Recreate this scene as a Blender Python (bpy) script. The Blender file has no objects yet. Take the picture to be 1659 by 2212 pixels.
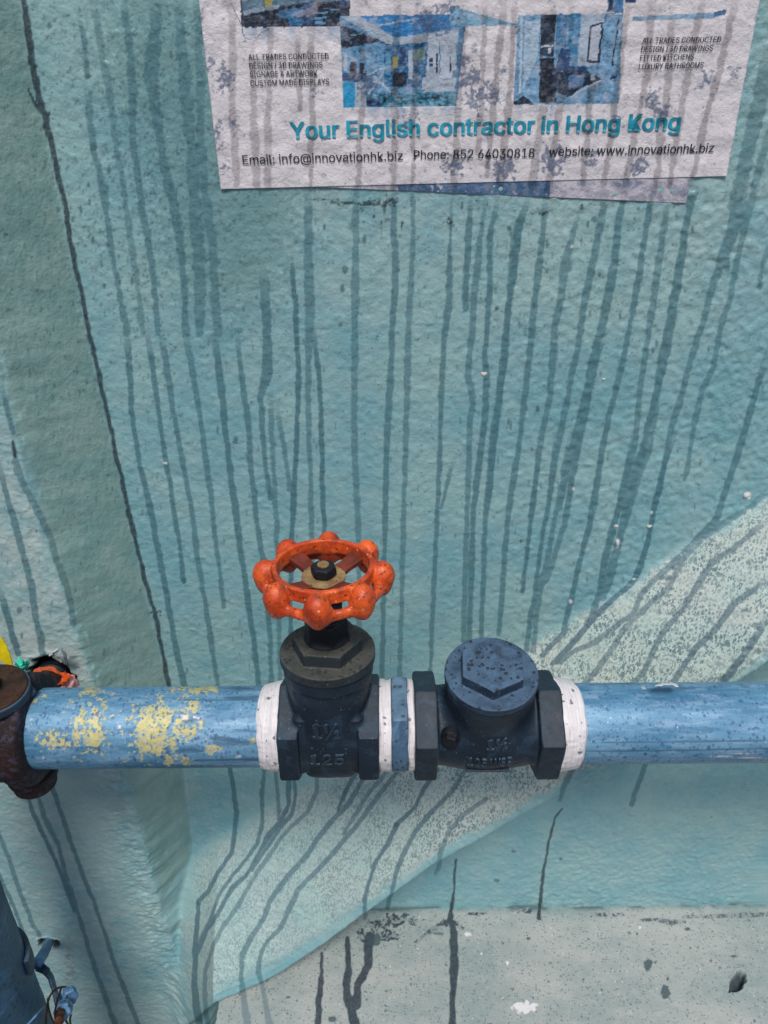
import bpy, bmesh, math, random
import numpy as np
from mathutils import Vector, Matrix

# ------------------------------------------------------------------ camera
CAMZ = 1.00                      # camera height over the street
F = 1650.0                       # focal length, unit: 1659 px wide picture
PITCH = math.radians(28.0)
ROLL = math.radians(0.8)
sc = bpy.context.scene
cd = bpy.data.cameras.new('camera')
cam = bpy.data.objects.new('camera', cd)
sc.collection.objects.link(cam)
cd.sensor_fit = 'HORIZONTAL'; cd.sensor_width = 36.0; cd.lens = 36.0 * F / 1659.0
cd.clip_start = 0.01; cd.clip_end = 500
RC = Matrix.Rotation(math.pi / 2 - PITCH, 3, 'X') @ Matrix.Rotation(-ROLL, 3, 'Z')
cam.matrix_world = Matrix.Translation((0, 0, CAMZ)) @ RC.to_4x4()
sc.camera = cam
R = np.array(RC)                 # camera -> world

# ------------------------------------------------------------------ world, sun
w = bpy.data.worlds.new('World'); sc.world = w; w.use_nodes = True
wn = w.node_tree.nodes; wl = w.node_tree.links
SUN_EL, SUN_AZ = 57.0, -1.0     # azimuth: degrees left of straight behind the camera
sky = wn.new('ShaderNodeTexSky'); sky.sky_type = 'NISHITA'; sky.sun_disc = False
sky.sun_elevation = math.radians(SUN_EL); sky.sun_rotation = math.radians(180 + 1)
sky.air_density = 1.0; sky.dust_density = 3.0; sky.ozone_density = 2.0
wl.new(sky.outputs[0], wn['Background'].inputs[0]); wn['Background'].inputs[1].default_value = 0.052
sd = bpy.data.lights.new('sun', 'SUN'); sd.energy = 1.5; sd.angle = math.radians(15); sd.color = (1.0, 0.95, 0.87)
so = bpy.data.objects.new('sun', sd); sc.collection.objects.link(so)
dv = Vector((math.sin(math.radians(SUN_AZ)) * math.cos(math.radians(SUN_EL)), -math.cos(math.radians(SUN_AZ)) * math.cos(math.radians(SUN_EL)), math.sin(math.radians(SUN_EL))))
so.rotation_euler = dv.to_track_quat('Z', 'Y').to_euler(); so.location = (0, 0, 3)
sc.view_settings.view_transform = 'Standard'; sc.view_settings.look = 'None'
sc.view_settings.exposure = 0.70; sc.view_settings.gamma = 1.0; sc.view_settings.use_curve_mapping = False

# ------------------------------------------------------------------ picture <-> place
def to_px(P):
    q = (P - np.array([0, 0, CAMZ])) @ R
    d = -q[..., 2]
    d = np.where(d < 1e-3, 1e-3, d)
    return 829.5 + F * q[..., 0] / d, 1106.0 - F * q[..., 1] / d
def ray(x, y):
    v = np.array([(x - 829.5) / F, (1106.0 - y) / F, -1.0])
    return R @ v
def at_y(x, y, Y):
    r = ray(x, y); return np.array([0, 0, CAMZ]) + r * (Y / r[1])
def at_z(x, y, Z):
    r = ray(x, y); return np.array([0, 0, CAMZ]) + r * ((Z - CAMZ) / r[2])

# ------------------------------------------------------------------ noise
_G = {}
def vnoise(x, y, s, seed):
    n = 256
    if seed not in _G: _G[seed] = np.random.RandomState(seed).rand(n, n).astype(np.float32)
    g = _G[seed]; x = np.asarray(x, np.float64); y = np.asarray(y, np.float64)
    a = x / s + 1000.37; b = y / s + 1000.11
    i = np.floor(a).astype(np.int32); j = np.floor(b).astype(np.int32)
    u = (a - i).astype(np.float32); v = (b - j).astype(np.float32)
    u = u * u * (3 - 2 * u); v = v * v * (3 - 2 * v)
    i0 = i & 255; i1 = (i + 1) & 255; j0 = j & 255; j1 = (j + 1) & 255
    return ((g[i0, j0] * (1 - u) + g[i1, j0] * u) * (1 - v) + (g[i0, j1] * (1 - u) + g[i1, j1] * u) * v) * 2 - 1
def fbm(x, y, s, seed, o=3):
    t = 0; a = 1.0; m = 0
    for k in range(o):
        t = t + a * vnoise(x + .31 * k * y, y - .27 * k * x, s / 2 ** k, seed + k); m += a; a *= .55
    return t / m
def sstep(a, b, x):
    t = np.clip((x - a) / (b - a), 0, 1); return t * t * (3 - 2 * t)

# ------------------------------------------------------------------ marks traced in crops of the picture
CR = {'M': (548.6, 384, .36375), 'R': (1042.3, 384, .3717), 'T': (0, 0, .3225), 'P': (0, 713.2, .3472), 'X': (1097.2, 932.6, .3386),
      'L': (384, 1618.4, .3968), 'K': (987.5, 1618.4, .4048), 'Q': (0, 1673.2, .2976), 'A': (411.5, 0, .3803), 'B': (987.5, 0, .4048)}
DR = '''
M 60,560,60 75,900,60 80,1150,80 40,1300,36 50,1500,34 75,1750,34 100,1900,34
M 95,1250,36 110,1600,32 125,1900,32 135,2080,32 140,2300,32 150,2700,30 155,3080,30
M 130,1330,36 170,1550,32 200,1750,30 215,1850,34
M 225,470,20 235,600,34 245,750,32 255,1000,36 265,1150,36 260,1350,34 255,1600,34 235,1900,36 225,2150,34 215,2500,32 222,2800,30 225,3080,30
M 320,40,50 325,500,60 330,800,66 325,1100,40 320,1350,38 335,1700,34 340,1960,34 345,2300,34
M 345,860,30 385,1150,34 400,1400,32 405,1700,34 410,1960,34 420,2200,34
M 612,40,30 605,200,46 603,600,50 598,1000,46 595,1400,40 600,1700,42 615,1960,38 622,2300,36 624,2700,34
M 832,40,26 830,300,38 843,580,50 825,800,42 815,1100,40 800,1400,46 785,1700,38 780,1960,36 770,2400,34 765,2700,32 760,3080,32
M 935,40,18 945,150,34 945,300,26 940,500,38 925,750,42 915,1000,44 908,1300,42 900,1650,38 890,1960,34 880,2400,34 870,2700,32 862,3080,32
M 1180,80,14 1165,350,16 1160,550,42 1155,750,40 1125,1000,36 1110,1300,34 1105,1600,34 1090,1960,34 1075,2300,32 1055,2700,30 1040,3080,30
M 1190,1670,24 1150,1800,26 1115,1960,22
M 1290,80,20 1275,350,44 1260,600,38 1255,775,40
M 1380,90,20 1345,350,34 1325,550,48 1305,750,42 1295,950,40 1270,1170,46 1300,1300,42 1280,1500,38 1265,1960,36 1255,2350,36 1245,2750,34
M 1450,100,30 1400,350,42 1400,650,40 1385,900,36 1370,1050,34 1385,1200,46 1370,1450,40 1340,1650,42 1305,1960,38 1290,2350,36 1280,2750,34
M 1540,240,30 1540,450,42 1510,750,40 1480,1050,38 1455,1300,38 1420,1500,38 1400,1750,36 1380,1960,36 1365,2300,34 1350,2750,34
R 365,80,44 355,300,40 310,650,42 285,900,42 255,1200,38 220,1500,36 190,1700,38 150,1919,36 130,2200,34 95,2650,34
R 270,120,28 215,260,52 185,500,42 150,750,42 130,1050,40 90,1350,36 60,1600,36 30,1919,34
R 570,150,12 520,350,40 490,450,58 455,700,42 420,870,44 410,1050,48 390,1280,36 345,1500,34 320,1700,36 290,1919,34
R 510,440,40 505,530,34
R 710,60,42 690,250,44 640,500,42 595,700,44 560,950,40 520,1150,36 470,1400,38 430,1600,36 380,1919,36
R 840,20,42 790,250,42 770,480,50 735,650,58 700,850,60 630,1100,44 590,1300,42 555,1450,40 500,1650,40 450,1919,38
R 715,880,40 660,1080,38 620,1250,38 590,1400,38 540,1650,38 510,1800,36 490,1919,34
R 1000,40,22 965,200,38 935,400,40 895,650,42 860,850,24 820,1050,40 770,1250,42 730,1400,38 695,1600,38 650,1919,36
R 1090,90,16 1050,320,44 1010,600,44 980,800,42 950,1000,40 920,1200,38 895,1450,40 860,1700,46 800,1919,42
R 1240,0,60 1180,300,48 1140,550,54 1110,750,60 1060,1000,66 1020,1220,48 960,1450,38 930,1600,40 860,1850,40 830,1930,40
R 1020,1230,40 1000,1400,36 960,1600,40 900,1750,40 850,1919,42
R 1520,0,80 1470,250,90 1410,430,74 1340,620,42 1280,850,40 1210,1050,40 1160,1250,38 1100,1450,40 1060,1650,36 1020,1800,34 1000,1919,36
R 1420,430,44 1420,515,34
R 1600,0,40 1545,200,46 1480,480,40 1440,700,36 1390,850,40 1340,1100,40 1280,1230,40 1240,1400,38 1215,1520,28 1190,1700,30 1175,1755,22
R 1665,370,35 1620,550,30 1608,640,36
R 1665,1000,50 1600,1200,44 1530,1450,44 1470,1650,44 1400,1850,44 1380,1919,42
X 215,0,44 180,300,38 150,500,36 130,700,34 105,900,32 92,1020,30
X 320,0,44 290,200,42 260,450,40 230,600,38 200,800,36 180,1000,34 140,1200,36 120,1390,36
X 430,0,60 370,200,50 330,420,42 290,600,38 265,750,38 240,900,62 205,1020,40 180,1200,36 160,1400,36
X 470,0,60 420,200,44 395,400,40 360,600,40 320,720,38 280,850,40 240,950,40
X 620,0,40 590,200,40 550,400,38 520,600,38 480,750,36 440,900,36 410,1050,36 370,1200,38 350,1290,42 290,1350,38 220,1430,36
X 810,0,50 760,250,54 710,480,42 660,650,44 620,800,46 590,1000,44 550,1120,42 510,1230,40 450,1300,36 370,1390,36 280,1480,36
X 900,0,70 850,150,60 800,300,56 760,500,70 720,650,46 680,800,60 640,950,64 600,1060,50
X 1060,0,60 1000,200,42 960,380,42 920,560,38 880,750,38 840,880,42 800,960,40 700,1040,34 580,1150,40 500,1250,40 400,1360,40 300,1470,40
X 1510,0,42 1440,200,42 1390,370,42 1340,530,44 1300,600,56 1200,700,52 1080,820,50 960,920,46 850,1040,38 800,1160,34 700,1230,34 560,1340,44 420,1400,34 330,1470,36
X 1665,370,44 1550,480,44 1400,570,48 1250,660,56 1130,800,40 1020,1000,42 900,1100,40 800,1200,40 720,1290,40 640,1420,42 560,1530,40 480,1610,40
X 1665,560,40 1540,660,40 1430,750,40 1300,830,44 1200,1000,44 1100,1150,44 980,1290,42 930,1400,42 870,1530,42 790,1620,44
X 1665,940,40 1550,1020,40 1440,1100,44 1340,1240,44 1200,1380,44 1130,1480,44 1040,1620,48
X 1665,1180,54 1580,1310,52 1500,1430,52 1400,1560,52 1340,1640,50
L 280,80,26 300,200,26 320,350,28 310,480,28 290,570,26 220,670,28 170,770,28 115,830,30 105,950,30 95,1100,36 90,1250,36 100,1400,38 120,1510,44
L 470,100,24 460,250,28 460,400,26 430,520,28 370,600,24 290,700,26 220,800,24 190,900,24 140,1000,26 110,1100,28
L 535,100,22 545,250,24 550,380,22
L 605,150,30 600,300,28 560,400,34 500,460,38 440,570,26 370,690,24 300,750,30 250,830,30 220,900,26 160,980,26 120,1080,28
L 630,150,22 640,250,22 620,350,26 530,470,24 470,560,24 400,660,20
L 760,100,20 755,230,24 710,340,26 620,420,28 550,500,28 470,620,30 400,720,30 330,850,28 250,960,28 190,1080,28 150,1200,26 145,1350,28 165,1500,34
L 990,100,28 920,210,26 875,330,22
L 1020,150,26 930,300,32 810,420,34 700,580,34 590,700,34 500,830,34 470,920,34 400,1020,32 350,1120,30 345,1230,28 360,1350,34 375,1500,50
L 1140,120,28 1040,240,26 950,380,26 905,460,24
L 1190,130,28 1060,300,30 960,430,30 850,560,34 770,650,32 660,760,32 600,880,32 560,970,28 490,1040,26 455,1100,28 440,1200,26 460,1290,26 480,1400,30 500,1500,40
L 1410,110,30 1340,210,26 1290,320,26 1190,410,32 1140,520,30 1075,620,28 1040,720,26 1020,820,26 1015,920,24
L 1560,120,28 1490,230,28 1400,320,30 1290,450,30 1220,580,32 1185,680,30 1160,790,26 1140,860,30
L 1680,270,26 1540,370,30 1470,460,28 1430,560,30 1425,640,28 1400,680,20
K 640,70,40 610,110,32 570,200,30 550,270,20
K 1015,60,28 970,180,26 930,296,24
Q 180,60,34 230,250,34 330,470,36 430,690,36 490,830,40 540,990,34
Q 250,60,34 330,320,36 420,500,36 470,700,34 530,900,40 590,1070,36 650,1290,38 720,1500,40 840,1830,40
Q 360,40,36 440,270,36 530,530,36 620,770,36 720,1030,34 810,1300,36 900,1560,34 1010,1830,34
Q -20,400,34 80,660,36 160,900,34 220,1050,32 290,1170,34
Q -20,700,26 90,940,28 160,1120,26 230,1300,28
P 785,0,42 800,200,42 820,500,38 860,800,38 900,950,36 940,1130,40 980,1350,38 1030,1600,36 1070,1850,38 1110,2050,38 1150,2212,38
P 915,0,40 950,250,36 985,500,36 1020,750,36 1060,950,34 1085,1150,38 1120,1350,34 1145,1560,36
P 1000,0,44 1040,250,42 1080,500,38 1130,800,38 1180,1050,36 1220,1350,42 1260,1600,34 1310,1900,36 1360,2260,36
P 1150,0,42 1190,200,40 1240,500,36 1270,750,36 1310,1000,38 1330,1250,34 1370,1500,34 1395,1720,34
P 1330,0,48 1370,300,46 1400,600,42 1435,900,44 1470,1150,44 1500,1400,46 1540,1650,42 1575,1900,38 1620,2300,36
P 1470,0,36 1510,350,44 1550,600,44 1565,900,38 1600,1200,36 1650,1500,36 1680,1900,34 1690,2300,34
P 80,690,24 110,880,50 180,1020,48 240,1130,56 310,1280,44 350,1420,44 400,1550,46 440,1700,44 455,1825,44
P -10,820,44 30,1000,46 80,1150,44 120,1300,44 160,1450,46 200,1600,46 220,1780,46 250,1900,48 265,2010,48
P -10,1600,44 40,1750,44 75,1880,46 110,2010,46
P 0,300,30 40,480,36 80,640,30
'''
TOP = '''
T 510,50,34 560,250,40 585,505,46
T 575,560,44 610,850,60 640,1050,50 690,1250,54 710,1400,48 740,1650,48 790,1900,48 830,2100,48 850,2230,46
T 620,-10,64 660,200,56 700,450,50 740,650,54 760,850,44 790,1050,50 830,1250,48 860,1500,50 900,1750,52 930,2000,48 960,2230,46
T 830,-10,56 840,120,70 880,400,60 890,700,56 890,950,52 920,1150,54 950,1400,50 1000,1650,52 1030,1900,52 1060,2230,48
T 1050,-10,84 1040,200,84 1020,350,110 1010,550,100 1040,700,76 1070,900,64 1100,1100,66 1130,1250,60 1180,1450,64 1210,1650,60 1230,1900,56 1250,2230,52
T 1200,-10,64 1210,300,90 1240,500,110 1260,800,84 1290,1100,80 1310,1400,84 1330,1700,110 1340,2000,80 1345,2230,60
T 1310,-10,60 1335,200,60 1340,380,70 1340,800,60 1360,1150,60 1390,1400,60 1430,1700,66 1440,2000,60 1460,2230,56
B 1670,240,90 1600,600,90 1530,900,84 1480,1100,84
B 1690,640,44 1610,900,44 1550,1160,44
'''
POST = '''
A 235,-10,60 240,300,40 235,600,44 260,1050,44
A 350,250,36 360,700,44 380,1050,44
A 440,-10,50 455,200,44 450,400,40 440,700,44 440,1050,40
A 600,150,44 615,400,44 620,620,36
A 685,130,44 690,500,40 690,720,40 680,1060,24
A 1170,-10,60 1175,150,50 1160,600,50 1150,1080,44
A 1290,20,40 1270,600,30 1260,1050,30
A 1365,-10,50 1330,200,44 1290,420,34
A 965,60,44 990,500,36 965,700,34 950,1080,36
A 1550,-10,60 1545,300,50 1515,650,50 1500,1080,46
B 25,-10,44 25,300,36 0,600,30
B 150,-10,40 135,400,34 110,820,30
B 250,-10,54 235,150,44 200,500,36 160,940,30
B 310,-10,36 290,400,36 270,600,40 230,980,44
B 500,-10,36 520,120,30
B 620,-10,36 600,150,34
B 490,440,50 440,700,46 400,1000,50
B 570,440,50 530,700,44 480,1020,40
B 735,330,44 705,600,42 670,980,40
B 915,-10,50 890,200,46 850,500,40 820,750,36 785,980,36
B 1040,-10,44 1010,400,36 970,600,34 900,980,44
B 1150,50,44 1130,400,40 1090,700,44 1060,1000,44
B 1315,-10,40 1290,100,40 1230,400,36 1180,700,40 1130,1000,40
B 1490,-10,44 1420,300,40 1350,550,40 1290,800,40 1245,980,40
'''
DARK = '''
T 155,-20,44 195,250,56 230,500,50 290,740,46 340,950,40 400,1200,40 440,1400,36 470,1600,38 520,1850,36 570,2100,36 600,2240,34
T 190,600,18 240,700,26 300,765,40
P 555,20,30 640,400,32 700,650,30 760,950,28 830,1250,30 900,1550,28 960,1740,30 1000,1950,30 1055,2230,32
P 80,690,16 92,790,22
L 1515,600,12 1505,760,16 1490,880,22 1485,930,34 1500,1000,44 1505,1200,48 1495,1350,42 1490,1510,46
L 787,1110,18 775,1300,36 760,1510,42
L 925,1030,24 930,1200,38 915,1280,46 935,1380,60 970,1510,52
L 1045,1020,50 1035,1180,46 985,1280,44 970,1400,54
K 560,320,12 520,370,16 490,500,15 465,620,17 450,740,19 438,850,22 435,900,32
'''
DARK2 = '''
K 720,892,16 775,880,30 800,890,10
K 970,915,18 1050,908,26 1150,925,30 1215,920,24
K 1215,895,18 1350,892,20 1500,888,26 1680,880,26
K 830,885,18 890,880,18
L 1290,1050,14 1360,1000,22 1430,950,34 1490,940,40 1545,975,34
L 1360,1000,8 1440,1005,14
'''
SPOTS = '''K 1020,1150,24,30 K 1112,1295,26,34 K 1124,1225,8,10 K 1058,1138,7,7 K 1228,960,18,10 K 380,1010,10,8 K 245,1035,6,5 K 960,985,6,8 K 1245,1060,5,6 K 1285,1058,5,5
K 675,1228,7,7 K 487,1240,6,6 K 655,1050,5,4 K 555,585,8,9 K 300,545,14,8 K 1358,360,5,5 K 500,1140,5,5 K 210,700,16,10 K 1475,1105,22,6 L 1070,1040,34,36 L 1190,412,16,14 L 1135,1318,8,6
L 845,1470,22,16 L 600,1350,12,7 L 108,840,10,12 T 610,640,0,0 M 540,545,18,30 M 527,660,16,22 M 515,873,16,16 M 1445,775,9,15 M 1235,170,9,26 M 775,190,8,34 M 655,370,13,30 M 418,290,9,18
T 625,985,22,28 T 328,172,18,22 T 540,1410,12,34 T 600,1350,10,26 T 622,1610,10,30 T 730,1140,12,28 T 885,1880,10,36 T 700,1915,10,20 T 590,1240,10,16 T 487,1470,10,26 T 40,1570,20,12 T 590,510,24,16
P 1465,685,16,26 P 1355,620,8,26 P 120,1745,16,20 P 195,2050,20,14 P 135,1900,8,20 P 1145,1555,14,16 X 1030,935,14,14 X 82,700,9,12 X 1505,1140,22,12 X 1500,1395,16,12
R 650,240,18,20 R 155,295,12,16 R 885,238,8,9 R 905,180,9,9 R 80,760,8,18 R 625,790,8,16 R 800,800,7,24 R 375,385,7,28 R 375,540,7,14 R 680,560,8,16 R 1010,960,7,22 R 990,1005,7,16 R 1313,1000,7,18 R 320,1340,9,20 R 1220,300,9,22 R 575,370,6,30 R 612,270,8,24 R 165,1440,7,30 R 150,1420,6,26'''
MOULD = '''M 500,150,90,10 M 450,130,60,6 M 510,155,14,20 M 640,175,20,26 M 690,150,60,18 M 760,150,60,22 M 830,148,40,22 M 890,178,9,7 M 715,230,12,12 M 790,250,14,12 M 650,262,9,7 M 755,270,7,16 M 880,275,9,20 M 1105,235,12,14 M 1170,265,22,24 M 1330,185,14,16 M 1330,135,14,8
M 1550,205,5,14 M 1350,270,14,7 M 1120,268,9,5 M 925,133,8,6 M 975,130,12,6 R 340,200,48,16 R 575,170,14,16 R 563,237,8,8 R 295,208,18,8 R 190,203,5,16 R 1100,60,10,10 T 300,770,30,22 P 965,1770,26,26 K 120,880,60,8 K 380,865,30,12 L 1130,1010,70,26 L 1210,930,90,30 L 1090,960,60,30 L 1000,1010,26,30'''
CHIPS = '''K 345,1378,44,34 K 390,1375,34,22 K 60,988,14,10 K 975,953,6,6 K 130,1090,6,6 K 268,1140,6,9 X 1525,408,20,22 X 690,600,8,10 X 420,360,6,8 X 805,940,10,6 X 400,1085,9,12 X 918,515,5,12 R 520,400,8,8 P 1030,828,16,9 K 1295,1175,4,4 X 700,700,8,26 L 1580,1005,14,9'''
def parse(txt, n=3):
    out = []
    for ln in txt.strip().splitlines():
        t = ln.split(); ox, oy, s = CR[t[0]]
        out.append([(ox + s * a, oy + s * b, s * c) for a, b, c in (map(float, q.split(',')) for q in t[1:])])
    return out
def parse_spots(txt):
    t = txt.split(); out = []
    for k in range(0, len(t), 2):
        ox, oy, s = CR[t[k]]; a, b, rx, ry = map(float, t[k + 1].split(','))
        if rx > 0: out.append((ox + s * a, oy + s * b, rx * s, ry * s))
    return out
class Idx:                                  # 2-D bins over the traced marks' plane, for quick look-ups
    B = 24.0
    def __init__(s, px, py):
        s.px = px.ravel(); s.py = py.ravel(); s.nx = 76; s.ny = 100
        ix = np.clip(np.floor(s.px / s.B).astype(np.int64) + 3, 0, s.nx - 1); iy = np.clip(np.floor(s.py / s.B).astype(np.int64) + 3, 0, s.ny - 1)
        b = iy * s.nx + ix; s.o = np.argsort(b, kind='stable'); s.st = np.searchsorted(b[s.o], np.arange(s.nx * s.ny + 1))
    def q(s, x0, x1, y0, y1):
        c = lambda v, n: int(min(max(math.floor(v / s.B) + 3, 0), n - 1))
        a, b = c(x0, s.nx), c(x1, s.nx)
        k = np.concatenate([s.o[s.st[r * s.nx + a]:s.st[r * s.nx + b + 1]] for r in range(c(y0, s.ny), c(y1, s.ny) + 1)])
        x, y = s.px[k], s.py[k]
        return k[(x > x0) & (x < x1) & (y > y0) & (y < y1)]
def lines(px, py, items, soft=.9, seed=5, wob=1.0, vary=.30):
    out = np.zeros(px.size, np.float32)
    wx = (px + wob * 1.1 * vnoise(px, py, 9., seed) + wob * 1.3 * vnoise(px, py, 26., seed + 3)).ravel()
    wy = py.ravel(); ix = Idx(wx, wy)
    wv = (1 + (.13 * vnoise(px, py, 12., seed + 1) + .14 * vnoise(px, py, 60., seed + 2)) * wob).ravel()
    for pl in items:
        al = 1 - vary + vary * ((math.sin(pl[0][0] * 12.9 + pl[0][1] * 78.2) * 43758.5) % 1.0)
        for si, ((x0, y0, w0), (x1, y1, w1)) in enumerate(zip(pl[:-1], pl[1:])):
            m = max(w0, w1) + 4
            sel = ix.q(min(x0, x1) - m, max(x0, x1) + m, min(y0, y1) - m, max(y0, y1) + m)
            if len(sel) == 0: continue
            ax = wx[sel] - x0; ay = wy[sel] - y0; dx = x1 - x0; dy = y1 - y0
            t = np.clip((ax * dx + ay * dy) / (dx * dx + dy * dy + 1e-9), 0, 1)
            d = np.hypot(ax - t * dx, ay - t * dy)
            hw = (w0 + (w1 - w0) * t) * .455 * wv[sel]
            a2 = al if si or vary == 0 or y0 > 1500 else al * (.25 + .75 * sstep(0, min(70., .9 * math.hypot(dx, dy)), t * math.hypot(dx, dy)))
            out[sel] = np.maximum(out[sel], a2 * (1 - sstep(-soft, soft, d - hw)))
    return out.reshape(px.shape)
def spots(px, py, items, seed=9, soft=1.0, rough=.3, ix=None):
    out = np.zeros(px.size, np.float32)
    ix = ix or Idx(px, py)
    for x, y, rx, ry in items:
        sel = ix.q(x - rx * 1.6 - 4, x + rx * 1.6 + 4, y - ry * 1.6 - 4, y + ry * 1.6 + 4)
        if len(sel) == 0: continue
        sx, sy = ix.px[sel], ix.py[sel]
        q = np.hypot((sx - x) / rx, (sy - y) / ry) + vnoise(sx, sy, 7., seed) * rough + vnoise(sx, sy, 3.5, seed + 1) * rough * .7
        e = soft / min(rx, ry)
        out[sel] = np.maximum(out[sel], 1 - sstep(1 - e, 1 + e, q))
    return out.reshape(px.shape)
L_DR, L_TOP, L_POST, L_DARK, L_DARK2 = parse(DR), parse(TOP), parse(POST), parse(DARK), parse(DARK2)
S_SP, S_MO, S_CH = parse_spots(SPOTS), parse_spots(MOULD), parse_spots(CHIPS)
rr = random.Random(4)
S_TEAR = []
for k in range(330):                       # little run-off tears all over the paint
    x = rr.uniform(60, 1659); y = rr.uniform(330, 1500)
    S_TEAR.append((x, y, rr.uniform(.9, 2.3), rr.uniform(3, 9)))
for k in range(150):
    x = rr.uniform(-20, 340); y = rr.uniform(0, 1500)
    S_TEAR.append((x, y, rr.uniform(.9, 1.8), rr.uniform(3, 8)))
S_DOT = []
for k in range(1400):
    x = rr.gauss(330, 150); y = rr.gauss(300, 260)
    S_DOT.append((x, y, rr.uniform(1.2, 4.0), rr.uniform(1.3, 4.6)))
for k in range(1500):
    x = rr.gauss(1200, 330); y = rr.gauss(560, 260)
    s = rr.uniform(.8, 1.9); S_DOT.append((x, y, s, s * rr.uniform(1, 2)))

# ------------------------------------------------------------------ object helpers
COL = sc.collection
def link(o, parent=None):
    COL.objects.link(o)
    if parent is not None: o.parent = parent
    return o
def mesh_obj(name, V, Fc, mat, parent=None, smooth=True, attrs=None):
    me = bpy.data.meshes.new(name)
    V = np.asarray(V, np.float32)
    Fc = np.asarray(Fc, np.int32) if not isinstance(Fc, list) else Fc
    if isinstance(Fc, np.ndarray):
        k = Fc.shape[1]
        me.vertices.add(len(V)); me.vertices.foreach_set('co', V.ravel())
        me.loops.add(Fc.size); me.loops.foreach_set('vertex_index', Fc.ravel())
        me.polygons.add(len(Fc)); me.polygons.foreach_set('loop_start', np.arange(0, Fc.size, k, dtype=np.int32))
        me.polygons.foreach_set('loop_total', np.full(len(Fc), k, np.int32))
        me.update(calc_edges=True)
    else:
        me.from_pydata([tuple(v) for v in V], [], Fc); me.update()
    if smooth: me.polygons.foreach_set('use_smooth', np.ones(len(me.polygons), bool))
    if attrs:
        for n, a in attrs.items():
            at = me.attributes.new(n, 'FLOAT_COLOR', 'POINT')
            at.data.foreach_set('color', np.ascontiguousarray(a, np.float32).ravel())
    me.validate()
    me.materials.append(mat)
    return link(bpy.data.objects.new(name, me), parent)
def bm_obj(name, bm, mat, parent=None, smooth=False, bevel=0.0, seg=2):
    me = bpy.data.meshes.new(name); bm.normal_update(); bm.to_mesh(me); bm.free()
    me.materials.append(mat)
    if smooth: me.polygons.foreach_set('use_smooth', np.ones(len(me.polygons), bool))
    o = link(bpy.data.objects.new(name, me), parent)
    if bevel:
        m = o.modifiers.new('bevel', 'BEVEL'); m.width = bevel; m.segments = seg; m.limit_method = 'ANGLE'; m.angle_limit = math.radians(35)
        me.polygons.foreach_set('use_smooth', np.ones(len(me.polygons), bool))
        wn_ = o.modifiers.new('normals', 'WEIGHTED_NORMAL'); wn_.keep_sharp = True
    return o
def thing(name, label, cat, loc=(0, 0, 0), group=None):
    o = bpy.data.objects.new(name, None); o.empty_display_size = .02; o.location = loc; link(o)
    o['label'] = label; o['category'] = cat
    if group: o['group'] = group
    return o
def tag(o, label, cat, group=None):
    o['label'] = label; o['category'] = cat
    if group: o['group'] = group
    return o
def grid_faces(nr, nc, wrap=False):
    r = np.arange(nr - 1)[:, None]; c = np.arange(nc if wrap else nc - 1)[None, :]
    a = r * nc + c; b = r * nc + (c + 1) % nc
    return np.stack([a, b, b + nc, a + nc], -1).reshape(-1, 4)

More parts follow.
